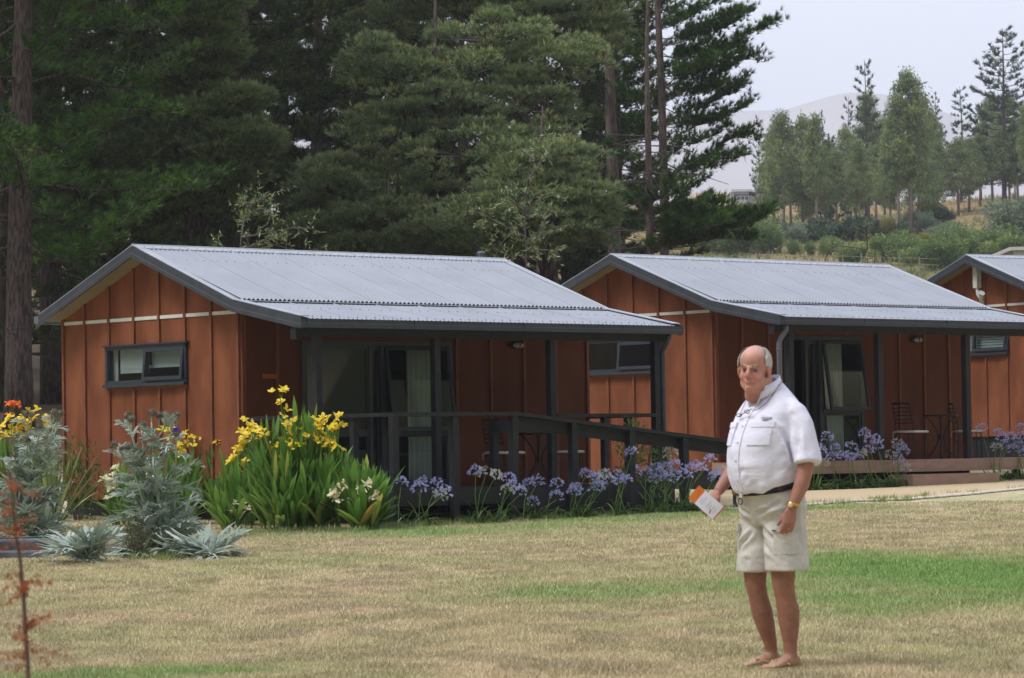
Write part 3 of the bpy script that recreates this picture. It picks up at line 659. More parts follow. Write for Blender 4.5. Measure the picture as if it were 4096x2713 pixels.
def pine_tree(seed,H,r0,crown0,limbs,dens=1.0,K=13,NL=.22,WL=.017,mats=(BARK,NEED),lean=(0,0),deadto=None,tufthang=.35,redden=0.03,stubs=8,zs=.55,s0=.28,lr=.22):
    """limbs: list of (height, azimuth, length, rise)"""
    rng=np.random.default_rng(seed); T=empty('pine_tree',(0,0,0)); m=MB()
    def ax(t): return np.array([lean[0]*t+.12*math.sin(t*5+seed),lean[1]*t+.1*math.cos(t*4+seed),H*t])
    pts=[ax(t) for t in np.linspace(0,1,14)]; pts[0][2]=-.6
    m.tube(pts,[r0*(1.25 if i==0 else 1)*(1-.88*(i/13)**1.2) for i in range(14)],12)
    pos=[];dr=[];tn=[]
    for (h,az,Ln,rise) in limbs:
        b=ax(h/H); d=np.array([math.sin(az),math.cos(az),0.]); n=max(5,int(Ln/.35)); p=[]; wob=rng.normal()*.15; wz=rng.normal(size=2)*.05*Ln*(s0<.2)
        for j in range(n+1):
            s=j/n; q=b+d*Ln*s+np.array([0,0,rise*s*s*Ln - tufthang*.5*Ln*math.sin(s*math.pi)*.3]); q=q+np.cross(d,[0,0,1])*wob*Ln*s*s+np.array([0,0,wz[0]*math.sin(s*6.3)+wz[1]*math.sin(s*3.1)]); p.append(q)
        m.tube(p,[max(.010,r0*lr*(1-.8*j/n)*min(1,Ln/3)) for j in range(n+1)],5)
        nt=int(Ln*6.5*dens)
        for j in range(nt):
            s=s0+(1-s0)*rng.random()**.8; i=min(int(s*n),n-1); q0=p[i]+(p[i+1]-p[i])*(s*n-i)
            sd=np.cross(d,[0,0,1])*rng.choice([-1,1])*(.4+rng.random()); dd=d*(.5+.5*rng.random())+sd+np.array([0,0,zs*(rng.random()+.15)]); dd/=np.linalg.norm(dd)
            l2=(.25+.75*rng.random())*(1.05-.55*s)*min(1,Ln/2.5); nn=max(2,int(l2/.13)); 
            if rng.random()<.3: m.tube([q0,q0+dd*l2],[.012,.005],3,caps=False)
            t0=rng.random()*.9; 
            if rng.random()<redden: t0=.985
            for k in range(nn):
                e=q0+dd*l2*(k+1)/nn+rng.normal(size=3)*.05; pos.append(e); dr.append(dd*.8+np.array([0,0,.45])); tn.append(min(1,t0*.9+.1*rng.random()))
        e=p[-1]; pos.append(e); dr.append(d+np.array([0,0,.5])); tn.append(.8)
    for k in range(stubs):      # bare dead twigs low on the trunk
        h=crown0*(.3+.9*rng.random()); b=ax(h/H); a=rng.random()*6.28; l=.6+1.6*rng.random(); d=np.array([math.sin(a),math.cos(a),.1*rng.normal()])
        q=[b,b+d*l*.5+np.array([0,0,-.05]),b+d*l+np.array([0,0,.2*rng.normal()])]; m.tube(q,[.025,.015,.006],4,1)
        for z_ in range(3): 
            o=b+d*l*(.4+.2*z_); m.tube([o,o+np.array([rng.normal()*.3,rng.normal()*.3,.25*rng.normal()])],[.008,.004],3,1)
    m.build('trunk',[mats[0],TWIG],T,smooth=True)
    pos=np.array(pos); dr=np.array(dr); V=spikes(rng,pos,dr,K,NL,WL,.42); tint=np.repeat(np.array(tn),K); tint=np.where(tint>.96,tint,np.clip(tint+rng.normal(size=len(tint))*.07,0,.95))
    soup('crown',V,3,tint,mats[1],T); return T
def rlimbs(seed,H,c0,R,n,shape=.7):
    rng=np.random.default_rng(seed); L=[]
    for k in range(n):
        h=c0+(H-.3-c0)*((k+rng.random())/n); t=(h-c0)/(H-c0); l=R*(1-t)**shape*(.7+.5*rng.random())+.35
        L.append((h,k*2.4+rng.normal()*.4,l,.12+.35*t+.1*rng.normal()))
    return L
def put_tree(t,x,y,s=1,rz=0,label=None,cat='tree',group=None,z=None,sz=None):
    t.location=(x,y,(gz(x,y) if z is None else z)-.05); t.scale=(s,s,s if sz is None else sz); t.rotation_euler=(0,0,rz); tag(t,label,cat,group); return t
def wx(fx,Y): return (fx-2048)/F*Y+.0156*0
GF='dark pines of the wood behind the cabins'
# --- big pine in front at far left, its trunk beside the first cabin
def XL(fx,row,Y): return at(fx,row,Y).x
lim=rlimbs(11,19,3.9,4.4,60,.45)
t=pine_tree(11,19,.30,5.0,[l for l in lim],3.2,NL=.22,WL=.024,s0=.12,lr=.12,mats=(BARK,NEEDG),redden=.05); 
t.name='pine_tree'; put_tree(t,XL(98,1600,70),70,1,.4,'thick rough pine trunk with green crown left of the nearest cabin, closest of the wood',group=GF)
base=pine_tree(21,24,.28,3.0,rlimbs(21,24,3.0,4.6,80,.5),2.6,NL=.26,WL=.026,s0=.15,lr=.14)
base2=pine_tree(22,22,.24,2.2,rlimbs(22,22,2.2,4.2,80,.55),2.6,NL=.26,WL=.026,s0=.15,lr=.14)
spots=[(195,80,1.0,0),(215,101,.95,1),(-5,76,.95,1),(-330,84,1,0),(560,92,1.0,0),(760,98,.95,1),(980,90,.9,0),(1290,106,1.0,1),(330,112,1.05,1),(1130,122,1.05,0),(1425,98,.95,1),(1640,116,1.0,0),(1860,112,1.05,1),(2080,120,.95,0),(2280,118,.9,1),(-160,104,1,0),(900,128,1.1,1),(1500,130,1.1,0),(2370,119,.9,0),(2490,113,.74,1)]
lab=['pine with a bare dark trunk just right of the thick foreground trunk','slim dark pine trunk seen under the left gutter of the nearest cabin','pine trunk cut by the left edge of the photo','pine whose boughs hang in from beyond the left edge',
'dark pine rising above the left roof slope of the nearest cabin','dark pine rising above the peak of the nearest cabin','dark pine right of the nearest cabin peak','straight dark trunk above the middle of the nearest roof','dim pine deep in the wood at left','dim pine deep in the wood behind the grey-green wattle bough',
'tall pale grey pine trunk left of the big wattle','pine whose top shows behind the left half of the big wattle','pine hidden mostly behind the middle of the big wattle','pine behind the right half of the big wattle','pine between the big wattle and the open-armed pines','faint pine far back at the left edge','faint pine far back, sky showing through its lower boughs','faint pine far back behind the wattle top','dark pine filling the gap behind the leaning grey trunk','smaller dark pine between the leaning trunk and the open-armed pines']
for i,(fx,Y,s,k) in enumerate(spots):
    b=(base,base2)[k]
    o=b if i in (0,1) else copy_tree(b)
    put_tree(o,XL(fx,1300,Y),Y,s,1.7*i,lab[i],group=GF)
# --- open pines against the sky, limbs laid out where the boughs spread
def limb_to(Y,x0,fx,fy,row0):
    """limb from the trunk at x0 whose tip is at photo pixel (fx,fy)"""
    tip=at(fx,fy,Y); a=at(fx,row0,Y); return tip,a
def open_pine(seed,fx0,Y,H,r0,tips,extra,lean,label,row=690):
    p0=XL(fx0,row,Y); zb=gz(p0,Y); L=[]
    rng=np.random.default_rng(seed)
    for (tx,ty,ry,dy) in tips:      # tip pixel, attach row, depth offset
        tip=at(tx,ty,Y); att=at(fx0,ry,Y); dx=tip.x-p0; az=math.atan2(dx,dy); ln=math.hypot(dx,dy); L.append((att.z-zb,az,ln,(tip.z-att.z)/ln))
    L+=extra
    t=pine_tree(seed,H,r0,6,L,4.6,K=14,NL=.22,WL=.024,zs=1.0,s0=.10,lr=.13,mats=(BARKL,NEEDG if seed!=33 else NEED),lean=lean,redden=.01,stubs=26)
    put_tree(t,p0,Y,1,0,label,group='tall open-armed pines against the sky'); return t
rr=random.Random(4)
tips1=[(3005,35,150,.3),(2900,10,110,-.8),(3086,98,215,.2),(2960,180,300,-.9),(3057,240,330,.1),(2990,285,350,.9),(2900,330,380,-.5),(2980,405,470,.3),(2890,430,500,1.2),(3022,555,640,.2),(2960,620,660,-.8),(2900,500,560,-.3),(2850,120,200,1.5),(2830,240,300,-1.5),(2780,20,90,.6),
 (2450,60,150,.4),(2500,180,260,-.5),(2470,330,400,.3),(2560,-40,60,.2),(2800,-60,40,.4),(2900,-90,0,-.3),(2520,480,540,-1),(2960,60,170,-1.2),(3000,150,260,1.0),(2950,350,420,.6)]
o1=open_pine(31,2653,100,20,.17,tips1,[(h,rr.random()*6.28,1.2+rr.random(),.2) for h in (12,13,14,15,16,17,17.5,18,18.5,19)],(-.3,0),'tall open pine whose dark boughs reach right into the pale sky')
tips2=[(2800,770,850,.5),(2870,830,890,-.3),(3071,815,930,.2),(2990,880,940,-.6),(2900,810,870,.9),(3010,840,920,1.3),(2750,830,900,-1),(2700,780,850,.4),(2830,930,960,.7),(2950,960,1000,.2),(2600,880,930,.3),(2560,960,980,-.4),(2680,960,985,.9),(2480,830,900,.5),(2520,740,820,-.3),(2640,720,780,-1.2),(3035,850,930,-.5),(2790,700,790,.1),(2870,900,950,-1.5),(2740,900,950,.2),(2420,700,800,.8),(2400,560,650,.4),(2610,620,700,.5)]
o2=open_pine(32,2560,97,13,.16,tips2,[],(.5,0),'bushy dark green lower pine boughs right of the wattle')
tips3=[(2380,100,200,.4),(2560,60,150,-.5),(2620,200,280,.8),(2330,260,340,-.8),(2600,340,420,-.9),(2360,420,480,.6),(2580,520,570,.4),(2340,620,660,.2),(2480,-30,60,.3),(2640,20,90,-.6),(2300,0,90,.2)]
o3=open_pine(33,2440,104,20,.25,tips3,[(h,rr.random()*6.28,1.6+rr.random(),.2) for h in (13,14,15,16,17,18,18.5,19)],(.35,0),'leaning grey-barked pine just right of the big wattle',row=950)
# --- wattles
def wattle(seed,H,r0,blobs,mats=(BARK,WAT),padn=30,name='wattle_tree'):
    """blobs: (cx,cy,cz,rx,ry,rz) relative to the base"""
    rng=np.random.default_rng(seed); T=empty(name,(0,0,0)); m=MB()
    m.tube([(0,0,-.5),(.1,0,H*.3),(-.1,.1,H*.6),(0,0,H*.9)],[r0,r0*.8,r0*.5,r0*.15],9)
    pos=[];dr=[];tn=[]
    for (cx,cy,cz,rx,ry,rzz) in blobs:
        c=np.array([cx,cy,cz]); b=np.array([0,0,max(.5,cz*.6)]); m.tube([b,(b+c)/2+np.array([0,0,.2]),c],[r0*.4,r0*.25,r0*.08],5)
        for k in range(padn):
            d=rng.normal(size=3); d/=np.linalg.norm(d); 
            if d[2]<-.55: d[2]*=-.5
            pc=c+d*np.array([rx,ry,rzz])*(.55+.45*rng.random()**.4); pr=np.array([.5,.5,.22])*(.6+.8*rng.random())
            if rng.random()<.25: m.tube([c,pc],[.03,.01],3,1,caps=False)
            n=40; u=rng.normal(size=(n,3)); u/=np.linalg.norm(u,axis=1,keepdims=True); u[:,2]=np.where(u[:,2]<-.25,-u[:,2]*.6,u[:,2])
            pos.append(pc+u*pr*(.4+.6*rng.random((n,1))**.5)); dr.append(u*np.array([1,1,.6])+np.array([0,0,.55])+d*.4)
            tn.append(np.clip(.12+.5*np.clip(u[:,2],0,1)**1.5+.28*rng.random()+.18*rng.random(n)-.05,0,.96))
    pos=np.concatenate(pos); dr=np.concatenate(dr); tn=np.concatenate(tn); tn=np.where(rng.random(len(tn))<.008,1,tn)
    m.build('trunk',[mats[0],TWIG],T,smooth=True); K=9
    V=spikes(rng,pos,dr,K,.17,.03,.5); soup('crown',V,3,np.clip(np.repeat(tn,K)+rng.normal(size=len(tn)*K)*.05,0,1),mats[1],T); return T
GW='feathery grey-green wattles in front of the pines'
def wat_at(seed,fx,Y,H,r0,px,label,mats=(BARK,WAT),padn=30,row=1050):
    """px blobs: (photo x, photo y, radius x px, radius z px, depth offset)"""
    x0=XL(fx,row,Y); z0=gz(x0,Y); s=F/Y; B=[]
    for (bx,by,rx,rz_,dy) in px:
        p=at(bx,by,Y+dy); B.append((p.x-x0,dy,p.z-z0,rx/s,min(rx,rz_*1.3)/s,rz_/s))
    t=wattle(seed,H,r0,B,mats,padn); put_tree(t,x0,Y,1,0,label,group=GW); return t
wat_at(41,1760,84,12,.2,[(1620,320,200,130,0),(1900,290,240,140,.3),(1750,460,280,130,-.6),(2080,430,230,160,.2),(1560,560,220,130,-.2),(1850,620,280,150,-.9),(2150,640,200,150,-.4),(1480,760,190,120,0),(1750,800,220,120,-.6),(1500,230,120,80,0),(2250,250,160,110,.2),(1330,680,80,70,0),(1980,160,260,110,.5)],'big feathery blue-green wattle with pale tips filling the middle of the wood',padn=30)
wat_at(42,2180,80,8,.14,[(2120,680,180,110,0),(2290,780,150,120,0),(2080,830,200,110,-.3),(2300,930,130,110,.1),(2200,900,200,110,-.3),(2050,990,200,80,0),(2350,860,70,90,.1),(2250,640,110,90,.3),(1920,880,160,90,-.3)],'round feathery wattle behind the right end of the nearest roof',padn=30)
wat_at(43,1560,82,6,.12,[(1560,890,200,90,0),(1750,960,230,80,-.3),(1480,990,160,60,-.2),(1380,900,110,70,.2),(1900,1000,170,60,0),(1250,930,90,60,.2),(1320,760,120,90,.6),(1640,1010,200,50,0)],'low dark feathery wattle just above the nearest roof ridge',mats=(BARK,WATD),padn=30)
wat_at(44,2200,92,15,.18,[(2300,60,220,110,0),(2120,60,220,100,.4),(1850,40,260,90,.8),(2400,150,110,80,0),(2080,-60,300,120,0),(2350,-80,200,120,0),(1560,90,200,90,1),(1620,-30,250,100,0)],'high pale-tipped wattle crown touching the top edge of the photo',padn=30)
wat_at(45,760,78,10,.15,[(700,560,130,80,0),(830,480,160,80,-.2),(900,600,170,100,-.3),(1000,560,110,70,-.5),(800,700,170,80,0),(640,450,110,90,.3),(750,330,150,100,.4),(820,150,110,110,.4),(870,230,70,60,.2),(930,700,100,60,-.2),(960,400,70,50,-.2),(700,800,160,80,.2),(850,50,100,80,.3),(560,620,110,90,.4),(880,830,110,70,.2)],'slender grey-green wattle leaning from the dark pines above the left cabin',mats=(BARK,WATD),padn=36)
# --- willow-leaf saplings behind the roofs
SAPL=leafmat('sapling_leaves',[(0,(.15,.21,.085)),(.5,(.22,.30,.12)),(.85,(.33,.37,.20)),(1,(.45,.22,.06))],.35,.3,spec=.5)
def sapling(name,fx,Y,stems,label,n=9,Ls=.1,group='young leafy saplings behind the cabins',row=1050,leaf=1.0,mat_=SAPL):
    rng=np.random.default_rng(int(fx)); x0=XL(fx,row,Y); z0=gz(x0,Y); T=empty(name,(x0,Y,z0)); m=MB(); pos=[];dr=[];ends=[]
    for pts in stems:
        W=[at(a,b,Y+.3*math.sin(i+a)) for i,(a,b) in enumerate(pts)]; q=[Vector((p.x-x0,p.y-Y,p.z-z0)) for p in W]
        if len(pts)>2 and pts[0][1]>1000: q=[Vector((0,0,-.1))]+q
        m.tube(q,[.018*(1-.75*i/(len(q)-1)) for i in range(len(q))],5)
        for a,b in zip(q[:-1],q[1:]):
            k=int((b-a).length*n)
            if a.z<0: continue
            for j in range(k):
                c=a+(b-a)*rng.random(); d=(b-a).normalized(); s=Vector(rng.normal(size=3)).normalized(); l=.12+.4*rng.random()*leaf; e=c+(s*.8+d*.6)*l
                m.tube([c,e],[.005,.002],3,caps=False)
                for u in range(int(7*l/.3)+3):
                    f=rng.random(); pos.append(c+(e-c)*f); dr.append((e-c).normalized()*.7+Vector(rng.normal(size=3))*.6)
    m.build('stem',TWIG,T); pos=np.array([list(p) for p in pos]); dr=np.array([list(p) for p in dr])
    V=leafq(rng,pos,dr,Ls*(.7+.6*rng.random(len(pos))),.022); soup('foliage',V,4,np.where(rng.random(len(pos))<.02,1,rng.random(len(pos))*.9),mat_,T); tag(T,label,'sapling',group); return T
sapling('sapling',960,58,[[(960,1020),(965,950),(985,830),(975,740)],[(985,830),(1050,790),(1105,768)],[(975,870),(1040,835),(1090,840)],[(965,950),(1060,935),(1180,910),(1260,915)],[(1180,910),(1230,945)],[(965,990),(1080,975),(1220,1012)],[(940,1010),(890,985),(872,955)],[(985,800),(950,790)],[(980,1000),(1060,960),(1150,960)]],'light green sapling poking up behind the nearest roof, left of its middle',n=9)
sapling('sapling',2090,60,[[(2105,1040),(2100,900),(2110,720),(2140,600),(2160,520)],[(2110,720),(2170,640),(2210,610)],[(2140,640),(2075,590)],[(2100,850),(2180,780),(2240,770)],[(2100,850),(2040,800),(2010,810)],[(2105,950),(2010,900),(1940,860),(1890,840)],[(2105,980),(2200,920),(2250,900)],[(2000,1040),(1960,960),(1930,900)],[(2105,1000),(2190,1000),(2230,1040)],[(2100,780),(2060,740)],[(2050,1040),(2000,980),(2070,900)],[(2100,880),(2170,850),(2215,800)],[(2150,1050),(2120,960),(2180,900)]],'tall light green sapling behind the right end of the nearest roof',n=11)
sapling('sapling',3465,95,[[(3470,1000),(3465,900),(3455,850),(3400,838)],[(3465,930),(3500,900)],[(3470,1000),(3380,985),(3350,990)],[(3500,1010),(3560,990),(3600,1005)],[(3300,1040),(3320,990),(3400,960)],[(3470,1040),(3530,1010),(3640,1040)],[(3465,960),(3430,925)]],'spindly yellow-green sapling above the middle roof',n=7,Ls=.14,group=None)
# --- gum trees on the far hillside
def gum(seed,H,crown0,Rr,wisp=1.0):
    rng=np.random.default_rng(seed); T=empty('gum_tree',(0,0,0)); m=MB(); 
    m.tube([(0,0,-.5),(.1,0,H*.35),(-.1,.1,H*.7),(0,0,H*.97)],[.17,.13,.08,.02],7)
    pos=[];n=150
    for k in range(n):
        t=(k+rng.random())/n; h=crown0+(H-crown0)*t; prof=Rr*(math.sin(min(1,(t+.12)/.5)*math.pi/2)*(1-t)**.55+.05); a=rng.random()*6.28; r=prof*(.35+.75*rng.random()); c=np.array([r*math.cos(a),r*math.sin(a),h+.3*rng.normal()])
        if k%4==0: m.tube([(0,0,h-r*.9),(c[0]*.6,c[1]*.6,h-r*.3),c],[.05,.03,.01],4)
        cr=.28+.5*rng.random(); nn=58; pos.append((c,cr,nn,rng.random()))
    m.build('trunk',BARKE,T,smooth=True)
    Pp=[];D=[];tn=[]
    for c,cr,nn,t0 in pos:
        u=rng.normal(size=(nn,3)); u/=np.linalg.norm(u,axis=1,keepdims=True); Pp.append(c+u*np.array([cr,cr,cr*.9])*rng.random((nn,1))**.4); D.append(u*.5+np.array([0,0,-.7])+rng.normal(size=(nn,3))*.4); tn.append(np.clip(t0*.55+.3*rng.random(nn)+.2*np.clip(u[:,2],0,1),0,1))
    Pp=np.concatenate(Pp); V=leafq(rng,Pp,np.concatenate(D),.30*wisp*(.7+.6*rng.random(len(Pp))),.085); soup('crown',V,4,np.concatenate(tn),EUC,T); return T
gums=[gum(51,12,4.2,2.3),gum(52,13,5.0,1.9),gum(53,11,3.2,2.6)]
GG='slender gum trees on the far hillside'
gl=[(3134,455,954),(3269,465,954),(3214,480,945),(3095,520,940),(3475,374,880),(3390,520,900),(3644,293,954),(3600,390,958),(3691,396,870),(3735,470,860),(3849,470,800),(3970,389,800),(4040,381,810),(4110,420,830),(3910,500,790),(3320,560,900),(3440,560,940),(3540,480,860),(3780,540,800),(3560,620,950),(4060,560,800)]
gn=['leftmost full gum, pale trunk forked low down','gum with a pink-grey straight trunk, third trunk from the left','gum tucked between the two leftmost gums','gum at the left end of the row, right of the small house','gum in front of the tall dark spire-shaped conifer','short gum left of the dark spire-shaped conifer','tallest gum with the highest pale green top','gum close against the left of the tallest gum','gum leaning on the right side of the tallest gum','gum right of the tallest pair, dim lower crown','gum in the gap right of the tallest pair','gum with pointed top left of the big dark conifer at right','gum below the big dark conifer at right','gum cut by the right edge of the photo','small gum in the dip between the right-hand gums','low gum in the dark gap left of centre of the row','low gum whose crown starts just above the roof sapling','gum between the spire-shaped conifer and the tallest gum','short dim gum before the right-hand slope','low gum under the tallest gum','low gum at the foot of the right-hand gums']
for i,(fx,ft,fb) in enumerate(gl):
    g=ground(fx,fb,120); o=gums[i] if i<3 else copy_tree(gums[i%3]); H0=(12,13,11)[i%3]; h=(fb-ft)/F*g.y
    put_tree(o,g.x,g.y,h/H0*.85+.12,i*1.3,gn[i],'tree',GG,sz=h/H0)
low=[(3095,640,945,'low gum under the left flank of the leftmost full gum'),(3175,600,935,'low gum between the two leftmost full gums'),(3235,640,940,'low gum left of the pink-grey trunk'),(3300,590,925,'low gum right of the pink-grey trunk'),(3360,600,935,'low gum below the thin conifer tip'),(3415,610,915,'low gum left of the foot of the spire-shaped conifer'),(3505,590,905,'low gum right of the foot of the spire-shaped conifer'),(3575,600,930,'low gum left of the two tall trunks under the tallest gum'),(3665,600,935,'low gum right of the two tall trunks under the tallest gum'),(3715,590,905,'low gum in the shade right of the tallest gum'),(3765,570,880,'low gum above the grey-green bushes, right of the tallest gum'),(3820,560,860,'low gum below the ragged conifer'),(3880,560,850,'low gum over the left edge of the tan slope'),(3935,540,830,'low gum above the middle of the tan slope'),(4000,520,815,'low gum under the left arm of the big dark conifer'),(4075,520,820,'low gum at the right edge under the big dark conifer')]
for i,(fx,ft,fb,l) in enumerate(low):      # the lower storey of the gum wood
    g=ground(fx,fb,120); o=copy_tree(gums[i%3]); H0=(12,13,11)[i%3]; h=(fb-ft)/F*g.y
    put_tree(o,g.x,g.y+3*math.sin(i*2.1),h/H0*1.45,i*1.9,l,'tree','low gums under the taller gums',sz=h/H0)
# --- conifers on the far hillside
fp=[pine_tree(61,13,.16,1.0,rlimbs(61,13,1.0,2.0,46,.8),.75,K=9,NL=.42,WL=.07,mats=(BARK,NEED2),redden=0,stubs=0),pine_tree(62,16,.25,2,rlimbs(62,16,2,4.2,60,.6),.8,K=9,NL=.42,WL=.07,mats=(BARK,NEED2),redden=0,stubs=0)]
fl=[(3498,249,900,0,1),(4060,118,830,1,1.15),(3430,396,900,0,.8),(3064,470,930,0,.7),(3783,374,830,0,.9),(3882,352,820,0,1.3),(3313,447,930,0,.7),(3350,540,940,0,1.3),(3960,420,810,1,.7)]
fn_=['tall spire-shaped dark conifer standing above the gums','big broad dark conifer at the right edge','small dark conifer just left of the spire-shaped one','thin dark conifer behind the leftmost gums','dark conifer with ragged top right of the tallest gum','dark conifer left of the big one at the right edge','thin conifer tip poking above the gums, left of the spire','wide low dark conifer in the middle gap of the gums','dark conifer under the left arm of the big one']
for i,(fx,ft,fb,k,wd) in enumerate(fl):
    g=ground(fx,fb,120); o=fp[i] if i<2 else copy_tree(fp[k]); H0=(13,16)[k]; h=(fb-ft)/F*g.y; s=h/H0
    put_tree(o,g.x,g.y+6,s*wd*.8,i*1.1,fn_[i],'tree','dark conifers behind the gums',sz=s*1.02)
# --- shrubs of the far slope
def shrub(seed,mat_,n=4200,L=.17):
    rng=np.random.default_rng(seed); T=empty('shrub',(0,0,0)); m=MB()
    for k in range(6): a=k*1.05; m.tube([(0,0,-.1),(.35*math.cos(a),.35*math.sin(a),.7),(.5*math.cos(a),.5*math.sin(a),1.3)],[.04,.025,.01],4)
    m.build('stem',TWIG,T); P_=[];D=[];tn=[]
    for b in range(14):
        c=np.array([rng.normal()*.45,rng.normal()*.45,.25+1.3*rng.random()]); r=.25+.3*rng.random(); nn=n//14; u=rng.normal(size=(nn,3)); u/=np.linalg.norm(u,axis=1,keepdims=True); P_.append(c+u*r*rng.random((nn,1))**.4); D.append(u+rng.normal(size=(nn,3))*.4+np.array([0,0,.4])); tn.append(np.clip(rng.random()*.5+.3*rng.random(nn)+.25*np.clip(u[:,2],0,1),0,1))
    P_=np.concatenate(P_); soup('foliage',leafq(rng,P_,np.concatenate(D),L*(.6+.7*rng.random(len(P_))),L*.35),4,np.concatenate(tn),mat_,T); return T
sb=[shrub(71,SHRB),shrub(72,SHRY),shrub(73,SHRG),shrub(74,NEED2,3000,.22)]
rs=random.Random(8); used=[0,0,0,0]
def put_shrub(k,fx,fy,hp,wf,label,group):
    g=ground(fx,fy,60); h=hp/F*g.y; o=sb[k] if not used[k] else copy_tree(sb[k]); used[k]=1
    put_tree(o,g.x,g.y,h/1.75*wf,rs.random()*6,label,'shrub',group,sz=h/1.75)
GS='scattered shrubs on the far slope'
S1=[(2880,1010,170,1.5,0,'round green shrub under the lower pine boughs'),(2980,1015,150,1.4,0,'green shrub just right of the lower pine boughs'),(3060,1015,130,1.3,0,'rounded green shrub on the grassy strip, left end'),(2800,1000,150,1.4,1,'yellow-leaved shrub at the foot of the open pines'),(2850,1005,110,1.5,1,'bright yellow-green low shrub beneath the pines'),(2920,990,140,1.2,1,'yellow-green shrub between pines and green shrubs'),
(3178,1020,60,.9,0,'small cone-shaped green bush on the grassy strip'),(3237,1025,55,.9,0,'smallest green bush on the grassy strip'),(3303,1028,75,.9,0,'third green bush along the grassy strip'),(3556,960,85,.9,1,'single golden bush under the tallest gum'),(3180,975,90,1.3,2,'grey-leaved bush below the leftmost gums'),(3690,950,110,1.3,2,'grey-green bush right of the tallest gum trunk'),
(3780,985,100,1.4,2,'grey-green bush above the right end of the middle roof'),(4070,960,170,1.4,2,'large grey-green bush at the right edge'),(3640,1060,110,1.6,0,'leafy green bush over the middle roof'),(3740,1085,130,1.6,0,'leafy green bush right of the middle roof end'),(3860,1030,120,1.6,0,'green bush beyond the third cabin peak'),(3960,1040,120,1.8,0,'green bush beyond the third roof'),(4060,1050,110,1.7,0,'green bush under the white shed'),
(3420,1060,80,1.6,0,'low leafy bush above the middle roof ridge'),(3540,1050,110,1.5,0,'leafy bush right of the spindly sapling'),(3820,1000,60,1.5,3,'small dark bush over the third cabin peak'),(3300,960,100,1.6,3,'dark bush under the gums'),(3400,965,110,1.7,3,'dark bush in the shade of the gums'),(3230,965,80,1.8,3,'dark low bush between gum trunks'),(3620,980,60,1.6,3,'dark tuft under the tallest gum'),(3480,960,110,1.7,3,'dark bush left of the golden bush'),(3750,900,90,1.6,3,'dark bush on the rise behind the gums'),
(3120,960,90,1.6,3,'dark bush beside the forked gum trunk'),(3330,1010,60,1.5,0,'flat green bush behind the grassy strip'),(2450,1110,120,1.6,0,'green bush behind the gap between the two roofs'),(2330,1110,150,1.6,0,'leafy green bush right of the nearest roof end'),(4000,1000,80,1.4,2,'low grey bush right of the third cabin peak'),(3700,1030,90,1.2,1,'yellow-green bush over the right slope of the middle roof'),(3080,985,90,1.4,0,'mid-green bush under the leftmost gum')]
for fx,fy,hp,wf,k,l in S1: put_shrub(k,fx,fy,hp,wf,l,GS)
# undergrowth on the hillside as one mass
def undergrowth():
    rng=np.random.default_rng(12); N=26000; y=95*(360/95)**rng.random(N); x=(.2*(2*rng.random(N)-1))*y*1.05; k=(x/y>-.06)|(y<140)&(x/y>.0); x=x[k];y=y[k]; z=terr(x,y)
    n=vnoise(x,y,9,4)*.6+vnoise(x,y,2.2,6)*.4; s=np.where(n>.5,.5,.28); N=len(x); p=np.stack([x,y,z],-1); p=p+rng.normal(size=(N,3))*np.array([.3,.3,0])
    V=spikes(rng,p,np.tile([0,0,1.],(N,1)),6,.55,.07,.45); t=np.repeat(np.clip((.62-n)*2.2+.25*rng.random(N),0,1),6)
    o=soup('undergrowth',V,3,t,leafmat('rough_grass',[(0,(.14,.19,.07)),(.45,(.32,.31,.14)),(1,(.58,.43,.24))],.8,.2)); tag(o,'rough tan grass and bracken over the hillside','undergrowth',kind='stuff')
undergrowth()

# ================================================================ GARDEN PLANTS
CANL=leafmat('canna_leaf',[(0,(.09,.19,.035)),(.5,(.15,.31,.05)),(.93,(.26,.44,.09)),(.975,(.50,.48,.10)),(1,(.50,.28,.08))],.38,.35,spec=.4)
CANS=mat('canna_stem',(.12,.22,.05),.5)
YEL=leafmat('yellow_petal',[(0,(.82,.58,.015)),(.6,(.88,.70,.03)),(1,(.90,.76,.20))],.5,.3)
CREAM=leafmat('cream_petal',[(0,(.78,.70,.42)),(1,(.85,.80,.60))],.5,.3)
ORNG=leafmat('orange_petal',[(0,(.80,.14,.01)),(1,(.9,.22,.02))],.5,.3)
AGAP=leafmat('agapanthus_floret',[(0,(.36,.36,.76)),(.5,(.48,.48,.86)),(.85,(.62,.62,.90)),(1,(.68,.68,.58))],.5,.3)
AGAS=leafmat('spent_floret',[(0,(.50,.50,.78)),(.4,(.58,.60,.55)),(1,(.62,.60,.40))],.5,.3)
AGAL=leafmat('agapanthus_leaf',[(0,(.05,.10,.03)),(.6,(.09,.16,.045)),(.85,(.15,.23,.06)),(1,(.45,.40,.12))],.4,.25)
SILV=leafmat('silver_leaf',[(0,(.20,.26,.19)),(.5,(.36,.43,.36)),(1,(.60,.66,.62))],.55,.15)
SILS=mat('silver_stem',(.28,.33,.22),.7)
FLAX=leafmat('flax_leaf',[(0,(.10,.17,.04)),(.6,(.19,.27,.08)),(1,(.36,.38,.16))],.4,.2,spec=.5)
BUD=mat('thistle_bud',(.22,.20,.13),.8,(.12,.09,.08),30,bump=.01)
PURP=mat('thistle_flower',(.16,.06,.72),.7,(.25,.10,.85),60)
